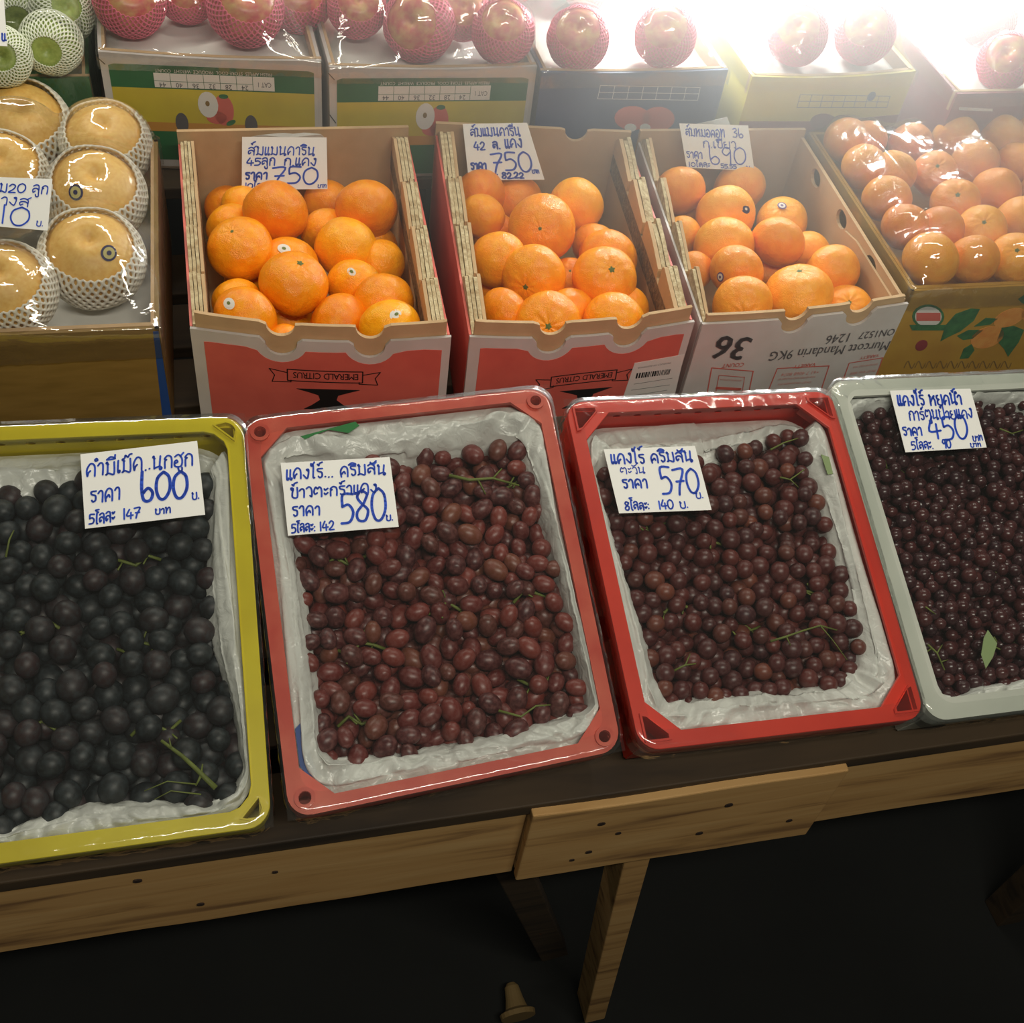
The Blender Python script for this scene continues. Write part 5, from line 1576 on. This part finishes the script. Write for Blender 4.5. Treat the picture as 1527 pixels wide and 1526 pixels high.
# shared berry meshes
def berry_fn(el):
    def f(th, ph):
        s, c = math.sin(ph), math.cos(ph); top = max(0, 1 - ph / .3)
        r = 1 - .08 * top
        return (s * math.cos(th) * r, s * math.sin(th) * r, c * r * el)
    return f
def inside(p, poly):
    x, y = p; c = False; n = len(poly)
    for i in range(n):
        (x0, y0), (x1, y1) = poly[i], poly[(i + 1) % n]
        if (y0 > y) != (y1 > y) and x < (x1 - x0) * (y - y0) / (y1 - y0) + x0: c = not c
    return c

def fill_grapes(Wp, poly, r, el, material, seeds, labels, group, seed, stems=(), surf=-.018, xmin=None, xmax=None, var=.14, layers=3, dens=.92):
    """bunches of single berries; each bunch an Empty with its berries and stalk"""
    me = sphere_mesh('grape', berry_fn(el), material, 18, 12)
    rnd = random.Random(seed); cx, cy = Wp.W / 2, Wp.L / 2
    grown = []
    for x, y in poly:
        d = math.hypot(x - cx, y - cy); k = (d + .008) / d; grown.append((min(max(cx + (x - cx) * k, .024), Wp.W - .024), min(max(cy + (y - cy) * k, .024), Wp.L - .024)))
    xs = [p[0] for p in grown]; ys = [p[1] for p in grown]
    x0 = min(xs) if xmin is None else max(min(xs), xmin); x1 = max(xs) if xmax is None else min(max(xs), xmax)
    pts = []
    sd_ = [Wp.px(*q, -.02) for q in seeds]
    def surf_z(x, y):
        dd = sorted(math.hypot((x - a) * 1.15, y - b_) for a, b_ in sd_)
        return surf + .004 + .009 * noise.noise(Vector((x * 20, y * 20, seed))) + .005 * noise.noise(Vector((x * 48, y * 48, seed + 3))) - .020 * max(0.0, 1 - (dd[1] - dd[0]) / .022)
    R_ = r * (1 + (el - 1) * .45)
    for lay in range(layers):
        tries = 0; want = 4600 if r < .009 else 2600
        while tries < want:
            tries += 1
            x, y = rnd.uniform(x0, x1), rnd.uniform(min(ys), max(ys))
            if not inside((x, y), grown): continue
            sc = 1 + rnd.uniform(-var, var)
            z = surf_z(x, y) - R_ * sc - lay * R_ * 1.15 + rnd.uniform(-.3, .12) * r
            z = max(min(z, -.002 - R_ * sc * 1.05), -CRATE_H + .005 + R_)
            ok = True
            for (a, b_, c_, s2) in pts:
                dx = x - a
                if abs(dx) > 2.4 * R_: continue
                lim = dens * R_ * (sc + s2)
                if dx * dx + (y - b_) ** 2 + (z - c_) ** 2 < lim * lim: ok = False; break
            if ok: pts.append((x, y, z, sc))
    st_ = R_ * 1.7; yy = min(ys); row = 0
    while yy < max(ys):
        xx = x0 + (row % 2) * st_ / 2
        while xx < x1:
            if inside((xx, yy), grown): pts.append((xx + rnd.uniform(-.1, .1) * r, yy + rnd.uniform(-.1, .1) * r, max(-CRATE_H + .0045 + R_ * 1.05, surf - .020 - 2.2 * R_), 1.05))
            xx += st_
        yy += st_ * .87; row += 1
    roots = []
    for (sx, sy), lb in zip(sd_, labels):
        roots.append(thing('grape_bunch', Wp(sx, sy, -.05), lb, 'grapes', group))
    mats = Matrix((tuple((Wp(1, 0) - Wp(0, 0)).normalized()), tuple(CN.cross((Wp(1, 0) - Wp(0, 0)).normalized())), tuple(CN))).transposed().to_4x4()
    counts = [0] * len(roots)
    for x, y, z, sc in pts:
        k = min(range(len(sd_)), key=lambda i: (x - sd_[i][0]) ** 2 + (y - sd_[i][1]) ** 2 + .0008 * noise.noise(Vector((x * 20, y * 20, i * 5))))
        root = roots[k]; counts[k] += 1
        o = bpy.data.objects.new('grape', me); link(o); o.parent = root
        # long axis roughly along the stalk direction away from the bunch's heart, mostly lying
        d = Vector((x - sd_[k][0] + rnd.gauss(0, .03), y - sd_[k][1] + rnd.gauss(0, .03), rnd.gauss(-.01, .022))).normalized()
        q = (mats.to_3x3() @ (-d)).normalized().to_track_quat('Z', 'Y')
        o.matrix_local = Matrix.Translation(Wp(x, y, z) - Vector(root.location)) @ q.to_matrix().to_4x4() @ Matrix.Rotation(rnd.uniform(0, 6.28), 4, 'Z') @ Matrix.Scale(r * sc, 4)
    # stalks that show, plus a hidden one in each other bunch
    done = set()
    for st in stems:
        k = None; geo = []
        for line, rad0 in st:
            P = [Wp(*Wp.px(a, b_, -.010), h) for a, b_, h in line]
            geo.append(tube_geo(P, [rad0 * (1 - .45 * i / max(1, len(P) - 1)) for i in range(len(P))], 6))
            if k is None:
                q = Wp.px(line[0][0], line[0][1], -.01); k = min(range(len(sd_)), key=lambda i: (q[0] - sd_[i][0]) ** 2 + (q[1] - sd_[i][1]) ** 2)
        V, Fq = merge(geo); obj('stalk', V, Fq, M['stem'], roots[k], smooth=True); done.add(k)
    for k, (sx, sy) in enumerate(sd_):
        if k in done: continue
        P = [Wp(sx + (i - 2) * .012, sy + .006 * math.sin(i * 2.1 + k), surf - .016 + .002 * math.sin(i)) for i in range(5)]
        g = [tube_geo(P, .0018, 6)]
        for i in range(1, 4): g.append(tube_geo([P[i], P[i] + (P[1] - P[0]).cross(CN).normalized() * (.012 if i % 2 else -.012) + CN * .006], .001, 5))
        V, Fq = merge(g); obj('stalk', V, Fq, M['stem'], roots[k], smooth=True)
    return len(pts)

# first red crate
Q = crate_plane([(432, 1222), (928, 1118), (815, 578), (362, 628)])
IN1 = [(500, 1126), (485, 1100), (474, 1000), (462, 900), (448, 800), (438, 735), (440, 700), (600, 690), (680, 672), (735, 658), (770, 668), (796, 720), (818, 800), (845, 900), (868, 1000), (880, 1050), (838, 1062), (740, 1088), (620, 1112)]
crate1, W1, poly1 = build_crate(Q, 'salmon red plastic grape crate with round corner holes, next to the yellow crate', 'salmon_plastic', 'round', IN1, .010, rim=.0140)
plate('blue_strip', W1, [W1.px(*p) for p in [(440, 1085), (449, 1075), (460, 1120), (474, 1150), (462, 1160), (447, 1140)]][::-1], [], -.008, -.007, M['blue_strip'], crate1)
plate('green_strip', W1, [W1.px(*p) for p in [(448, 650), (530, 628), (536, 634), (520, 645), (490, 640), (455, 654)]][::-1], [], -.002, -.0012, M['green_film'], crate1)
n1 = fill_grapes(W1, poly1, .0098, 1.36, M['grape_red'], [(520, 830), (640, 760), (760, 720), (540, 960), (670, 900), (800, 880), (540, 1070), (680, 1010), (810, 1010)],
    ['oval red grape bunch right under the 580 price card', 'oval red grape bunch at the lower right corner of the 580 price card', 'oval red grape bunch with green stalk, upper right of the salmon crate', 'oval red grape bunch along the left liner of the salmon crate, middle height',
     'oval red grape bunch at the centre of the salmon crate', 'oval red grape bunch along the right liner of the salmon crate', 'oval red grape bunch in the lower left corner of the salmon crate', 'oval red grape bunch at the lower middle of the salmon crate', 'bright oval red grape bunch in the lower right corner of the salmon crate'],
    'oval red grapes in the salmon crate', 21, dens=.80,
    stems=[[([(670, 708, -.012), (700, 716, -.010), (735, 714, -.009), (775, 722, -.014)], .0020), ([(712, 714, -.010), (725, 735, -.014)], .0012), ([(735, 714, -.009), (748, 700, -.008)], .0012)],
           [([(745, 1058, -.016), (778, 1068, -.013), (800, 1052, -.013), (822, 1050, -.014)], .0014)]])

# second red crate
Q = crate_plane([(955, 1121), (1381, 1071), (1240, 583), (842, 600)])
IN2 = [(1000, 1040), (985, 1000), (965, 930), (945, 870), (925, 810), (905, 750), (893, 705), (1030, 690), (1080, 676), (1150, 655), (1192, 646), (1203, 690), (1222, 730), (1245, 800), (1262, 870), (1275, 940), (1283, 985), (1250, 1012), (1170, 1022), (1080, 1026), (1030, 1034)]
crate2, W2, poly2 = build_crate(Q, 'bright red plastic grape crate with triangular corner pockets', 'red_plastic', 'tri', IN2, .008, rim=.0160, back_drop=.030)
plate('green_strip', W2, [W2.px(*p) for p in [(1226, 676), (1238, 680), (1244, 705), (1236, 706)]][::-1], [], -.004, -.003, M['leaf'], crate2)
n2 = fill_grapes(W2, poly2, .0098, 1.08, M['grape_wine'], [(970, 780), (1080, 800), (1180, 720), (1010, 900), (1110, 930), (1220, 880), (1040, 1000), (1180, 980)],
    ['dark red grape bunch under the 570 price card', 'dark red grape bunch below the lower right corner of the 570 price card', 'dark red grape bunch with a fine green stalk, top right of bright red crate', 'dark red grape bunch along the left liner of the bright red crate',
     'dark red grape bunch in the middle of the bright red crate', 'dark red grape bunch along the right liner of the bright red crate', 'dark red grape bunch with short stalk, lower left of the bright red crate', 'dark red grape bunch with branching stalk, lower right of the bright red crate'],
    'round dark red grapes in the bright red crate', 22, dens=.80,
    stems=[[([(1148, 672, -.008), (1168, 662, -.007), (1188, 656, -.006)], .0012)],
           [([(1163, 712, -.010), (1178, 716, -.009), (1198, 702, -.007)], .0012), ([(1178, 716, -.009), (1192, 726, -.012)], .0009)],
           [([(1150, 956, -.012), (1172, 950, -.009), (1195, 942, -.008), (1222, 934, -.008), (1248, 940, -.010)], .0014), ([(1172, 950, -.009), (1180, 962, -.012)], .0009), ([(1222, 934, -.008), (1240, 955, -.008), (1262, 985, -.008)], .0008)],
           [([(1005, 1000, -.014), (1022, 992, -.010), (1038, 990, -.010)], .0013), ([(1022, 992, -.010), (1030, 975, -.012)], .0009)]])

# yellow crate
TLy = (-118, 640); BLy = (-82, 1300)
Q = crate_plane([BLy, (405, 1232), (362, 621), TLy])
IN0 = [(-40, 1235), (0, 1232), (60, 1208), (130, 1190), (220, 1190), (300, 1190), (345, 1178), (357, 1140), (352, 1090), (338, 1030), (318, 970), (308, 900), (305, 820), (306, 740), (300, 700), (240, 705), (120, 718), (40, 732), (-60, 735), (-75, 800), (-68, 1000), (-55, 1180)]
crate0, W0, poly0 = build_crate(Q, 'yellow plastic crate of black grapes with teardrop corner holes', 'yellow_plastic', 'drop', IN0, .007, rim=.0170, back_drop=.028)
n0 = fill_grapes(W0, poly0, .0128, 1.12, M['grape_black'], [(60, 790), (200, 830), (50, 930), (210, 960), (60, 1080), (230, 1080), (300, 1130)],
    ['black grape bunch at the picture edge, top of the yellow crate', 'black grape bunch below the 600 price card', 'black grape bunch at the picture edge, middle of the yellow crate', 'black grape bunch in the dark middle right of the yellow crate',
     'black grape bunch in the lower left of the yellow crate in view', 'black grape bunch with reddish berries at the lower centre of the yellow crate', 'black grape bunch with a cut green stalk in the lower right of the yellow crate'],
    'black grapes in the yellow crate', 23, dens=.82, xmin=.03,
    stems=[[([(322, 1176, -.008), (305, 1160, -.007), (290, 1145, -.008), (272, 1128, -.010), (255, 1115, -.012), (240, 1104, -.012)], .0028), ([(300, 1158, -.007), (302, 1140, -.010)], .0014), ([(300, 1158, -.007), (292, 1172, -.010)], .0014), ([(255, 1115, -.010), (252, 1100, -.012)], .0010), ([(272, 1128, -.010), (262, 1118, -.012)], .001),
            ([(292, 1170, -.009), (250, 1166, -.008), (215, 1180, -.010)], .0008), ([(300, 1185, -.010), (255, 1180, -.009), (230, 1192, -.012)], .0007)],
           [([(8, 830, -.012), (14, 805, -.010), (20, 790, -.012)], .0012)]])

# milky crate on the right
TRw = (1650, 551); BRw = (1850, 1018)
Q = crate_plane([(1386, 1077), BRw, TRw, (1233, 569)])
IN3 = [(1420, 1042), (1402, 1020), (1376, 985), (1368, 930), (1355, 870), (1335, 800), (1310, 740), (1285, 680), (1266, 632), (1300, 614), (1400, 604), (1500, 602), (1590, 606), (1640, 650), (1700, 780), (1770, 960), (1700, 990), (1527, 1008), (1470, 1014), (1440, 1030)]
crate3, W3, poly3 = build_crate(Q, 'milky white plastic crate of small dark grapes under cling film', 'clear_plastic', 'plain', IN3, .008, rim=.022)
n3 = fill_grapes(W3, poly3, .0079, 1.06, M['grape_plum'], [(1330, 690), (1400, 760), (1500, 680), (1480, 840), (1400, 900), (1500, 960), (1420, 1000)],
    ['small plum grape bunch in the top left corner of the milky crate', 'small plum grape bunch below the left corner of the 450 price card', 'small plum grape bunch right of the 450 price card', 'small plum grape bunch at the picture edge, middle of the milky crate',
     'small plum grape bunch along the left liner of the milky crate', 'small plum grape bunch with a pale leaf scrap in the milky crate', 'small plum grape bunch with yellow green stalks in the lower left of the milky crate'],
    'small plum grapes in the milky crate', 24, dens=.80,
    stems=[[([(1383, 962, -.009), (1396, 975, -.008), (1408, 1000, -.009)], .0014), ([(1396, 975, -.008), (1405, 962, -.010)], .0009), ([(1388, 968, -.009), (1378, 975, -.010)], .0009), ([(1402, 988, -.008), (1414, 984, -.010)], .0008)],
           [([(1380, 905, -.010), (1388, 912, -.009), (1396, 916, -.011)], .001)],
           [([(1490, 640, -.009), (1508, 648, -.008), (1525, 642, -.009)], .0012)]])
lf = obj('leaf_scrap', *plate_geo(W3, [W3.px(*p) for p in [(1476, 938), (1490, 958), (1484, 978), (1473, 996), (1466, 975), (1470, 950)]], [], -.0045, -.0038), M['leaf'], None)
tag(lf, 'pale green leaf scrap under the film of the milky crate', 'leaf')

# ------------------------------------------------------------------ price cards
FILM_P = CP + CN * .0048
card([(120, 678), (294, 658), (306, 768), (127, 789)], FILM_P, CN, [
    ('ดำมีเม็ด..นกฮูก', .03, .68, .17, .92, .024), ('ราคา', .05, .33, .16, .26, .024), ('600', .46, .27, .38, .42, .040), ('บ.', .90, .22, .08, .07, .02), ('5โลละ', .03, .05, .13, .22, .022), ('147', .31, .06, .13, .15, .022), ('บาท', .58, .08, .07, .14, .02)],
    'white card handwritten 600 on the film of the yellow crate', lift=.0006)
card([(418.5, 691), (581, 682), (594.6, 786), (429.5, 799.4)], FILM_P, CN, [
    ('แดงไร้... คริมสัน', .03, .76, .14, .92, .024), ('ข้าวตะกร้าแดง', .05, .50, .13, .80, .024), ('ราคา', .05, .25, .13, .26, .024), ('580', .47, .10, .43, .44, .036), ('บ.', .89, .10, .07, .07, .02), ('5โลละ:', .03, .03, .11, .22, .022), ('142', .28, .03, .12, .14, .022)],
    'white card handwritten 580 on the film of the salmon crate', lift=.0006)
card([(900, 670.5), (1036, 665.4), (1061, 761), (923, 766)], FILM_P, CN, [
    ('แดงไร้ คริมสัน', .04, .76, .15, .90, .028), ('ตะวัน', .11, .60, .10, .28, .016), ('ราคา', .10, .38, .14, .28, .028), ('570', .50, .26, .40, .44, .036), ('บ.', .86, .19, .08, .09, .02), ('8โลละ:', .07, .04, .12, .27, .024), ('140', .43, .04, .13, .17, .024), ('บ.', .66, .05, .1, .10, .022)],
    'white card handwritten 570 on the film of the bright red crate', lift=.0006)
card([(1326.6, 583), (1446.6, 580), (1471, 667.7), (1350, 675)], FILM_P, CN, [
    ('แดงไร้ หยดน้ำ', .05, .74, .17, .80, .03), ('การ์ตูนป้ายแดง', .14, .50, .15, .80, .024), ('ราคา', .02, .26, .13, .24, .026), ('450', .33, .17, .38, .50, .034), ('บาท', .85, .12, .08, .13, .02), ('5โลละ.', .08, .03, .12, .27, .022), ('90', .46, .03, .13, .11, .024), ('บาท', .80, .02, .06, .14, .018)],
    'white card handwritten 450 on the film of the milky crate', lift=.0006)
def back_plane(q, off): 
    A, B = q[3], q[2]; n = (B - A).cross(UP).normalized()
    return (A + n * off * (1 if n.y < 0 else -1)), n
p, n = back_plane(QB1, .036)
card([(361, 204), (487, 205), (488.5, 282), (360.5, 283)], p, n + Vector((0, 0, .6)), [
    ('ส้มแมนดาริน', .06, .66, .15, .80, .026), ('45ลูก', .05, .46, .14, .34, .028), ('ก.แดง', .48, .46, .14, .40, .028), ('ราคา', .03, .20, .13, .27, .034), ('750', .32, .10, .34, .58, .036), ('10โลละ', .03, .03, .1, .30, .024), ('บาท', .88, .03, .06, .11, .016)],
    'white card handwritten 750 with 45 in its second line, above the first mandarin box', lift=.0)
p, n = back_plane(QB2, .036)
card([(690, 185), (786, 183), (812, 268), (699, 269)], p, n + Vector((0, 0, .6)), [
    ('ส้มแมนดารีน', .09, .78, .14, .76, .024), ('42', .12, .54, .14, .17, .026), ('ล.', .39, .55, .12, .12, .032), ('แดง', .57, .57, .15, .27, .028), ('750', .30, .16, .34, .60, .032), ('ราคา', .04, .19, .12, .22, .03), ('10โลละ:', .06, .03, .11, .34, .024), ('82.22', .44, .03, .10, .30, .028), ('บาท', .86, .12, .06, .10, .018)],
    'white card handwritten 750 with 42 in its second line, above the barcode box', lift=.0)
p, n = back_plane(QB3, .036)
card([(1013, 184), (1115.7, 187), (1125, 255), (1024, 250)], p, n + Vector((0, 0, .6)), [
    ('ส้มหมอคอท', .06, .72, .16, .58, .026), ('36', .74, .72, .19, .17, .024), ('ก.เขียว', .28, .48, .15, .50, .024), ('ราคา', .02, .23, .15, .24, .026), ('690', .33, .12, .40, .58, .03), ('10โลละ', .03, .03, .1, .32, .022), ('55.55', .50, .03, .09, .24, .024), ('บ', .88, .03, .07, .06, .02)],
    'white card handwritten 690 above the white number 36 mandarin box', lift=.0)
pp = Vector((0, hit(36, 300, (0, 0, Z2 + .05), UP).y, Z2 + .05))
card([(-58, 262), (78, 267), (71, 344), (-62, 333)], hit(36, 300, (0, 0, Z2 + .088), UP), Vector((0, -.55, .83)), [
    ('หอม20', .22, .70, .18, .50, .028), ('ลูก', .78, .70, .17, .19, .026), ('หางส', .30, .44, .16, .48, .026), ('510', .20, .06, .36, .60, .034), ('บ.', .86, .08, .09, .09, .02)],
    'white card handwritten 510 lying on the wrapped pears', lift=.0)
card([(-112, -12), (5, -12), (11, 69), (-106, 62)], hit(-40, 40, (0, 0, Z3 + .092), UP), Vector((0, -.55, .83)), [('บ.', .93, .10, .12, .07, .03)],
    'white card mostly cut off at the top left picture corner', lift=.0)

# film scraps that hold the cards on the box backs
def scrap(px_pts, p, n, parent):
    P = [hit(a, b_, p, n) for a, b_ in px_pts]
    nn = Vector(n).normalized()
    if nn.dot(CAM - P[0]) < 0: nn = -nn
    c = sum(P, Vector()) / len(P); V = [c + nn * .004] + [q + nn * (.001 + .003 * (i % 2)) for i, q in enumerate(P)]
    V2 = [v - nn * .0006 for v in V]; k = len(V)
    F_ = [(0, 1 + i, 1 + (i + 1) % len(P)) for i in range(len(P))] + [(k, k + 1 + (i + 1) % len(P), k + 1 + i) for i in range(len(P))]
    F_ += [(1 + i, k + 1 + i, k + 1 + (i + 1) % len(P), 1 + (i + 1) % len(P)) for i in range(len(P))]
    obj('tape_scrap', V + V2, F_, M['tray_foam'], parent)
p, n = back_plane(QB3, .004); scrap([(1036, 185), (1060, 178), (1084, 174), (1089, 187), (1060, 190)], p, n, BOX3)
p, n = back_plane(QB1, .004); scrap([(361, 206), (390, 199), (440, 196), (478, 198), (487, 208), (420, 210)], p, n, BOX1)

# ------------------------------------------------------------------ lamp and added glare volume
def low_tube():
    o = thing('tube_lamp', Vector(BULB), 'bright white tube lamp hung low over the back row of boxes', 'lamp')
    e = bpy.data.materials.new('tube_glow'); e.use_nodes = True
    b_ = e.node_tree.nodes['Principled BSDF']; b_.inputs['Emission Color'].default_value = (.97, 1, .97, 1); b_.inputs['Emission Strength'].default_value = 10
    obj('glass_tube', *tube_geo([BULB + Vector((x, 0, 0.032)) for x in (-.36, 0, .36)], .014, 16), e, o, smooth=True)
    obj('reflector', *box_geo(lambda x, y, z: BULB + Vector((x, y, z)), -.38, .38, -.03, .03, .052, .075), M['lamp_white'], o)
    for sx in (-.3, .3):
        obj('cord', *tube_geo([BULB + Vector((sx, 0, .075)), BULB + Vector((sx, 0, 1.2))], .003), M['black_print'], o)
low_tube()
def glare_ball(name, c, rx, ry, rz, density):
    """added scattering ball that imitates glare round the low lamp, thinning out with distance"""
    m = bpy.data.materials.new(name); m.use_nodes = True; nt = m.node_tree; nt.nodes.clear(); L = nt.links
    out = nt.nodes.new('ShaderNodeOutputMaterial'); v = nt.nodes.new('ShaderNodeVolumeScatter'); v.inputs['Anisotropy'].default_value = 0.0
    tc = nt.nodes.new('ShaderNodeTexCoord'); ln = nt.nodes.new('ShaderNodeVectorMath'); ln.operation = 'LENGTH'
    L.new(tc.outputs['Object'], ln.inputs[0])
    mr = nt.nodes.new('ShaderNodeMapRange'); mr.inputs['From Min'].default_value = 0; mr.inputs['From Max'].default_value = 1; mr.inputs['To Min'].default_value = 1; mr.inputs['To Max'].default_value = 0
    L.new(ln.outputs['Value'], mr.inputs[0])
    pw = nt.nodes.new('ShaderNodeMath'); pw.operation = 'POWER'; pw.inputs[1].default_value = 2.6; L.new(mr.outputs[0], pw.inputs[0])
    ml = nt.nodes.new('ShaderNodeMath'); ml.operation = 'MULTIPLY'; ml.inputs[1].default_value = density; L.new(pw.outputs[0], ml.inputs[0])
    L.new(ml.outputs[0], v.inputs['Density']); L.new(v.outputs[0], out.inputs['Volume'])
    me = sphere_mesh(name, lambda th, ph: (math.sin(ph) * math.cos(th), math.sin(ph) * math.sin(th), math.cos(ph)), m, 32, 20)
    o = bpy.data.objects.new(name, me); link(o); o.location = c; o.scale = (rx, ry, rz)
    tag(o, 'added misty veil imitating the glare of the lamp over the back row', 'added_haze', kind='stuff')
    return o
glare_ball('added_haze', BULB, 1.35, .95, .95, 7.0)  # added scattering volume, imitates the glare of the low lamp
print('GRAPES', n0, n1, n2, n3)
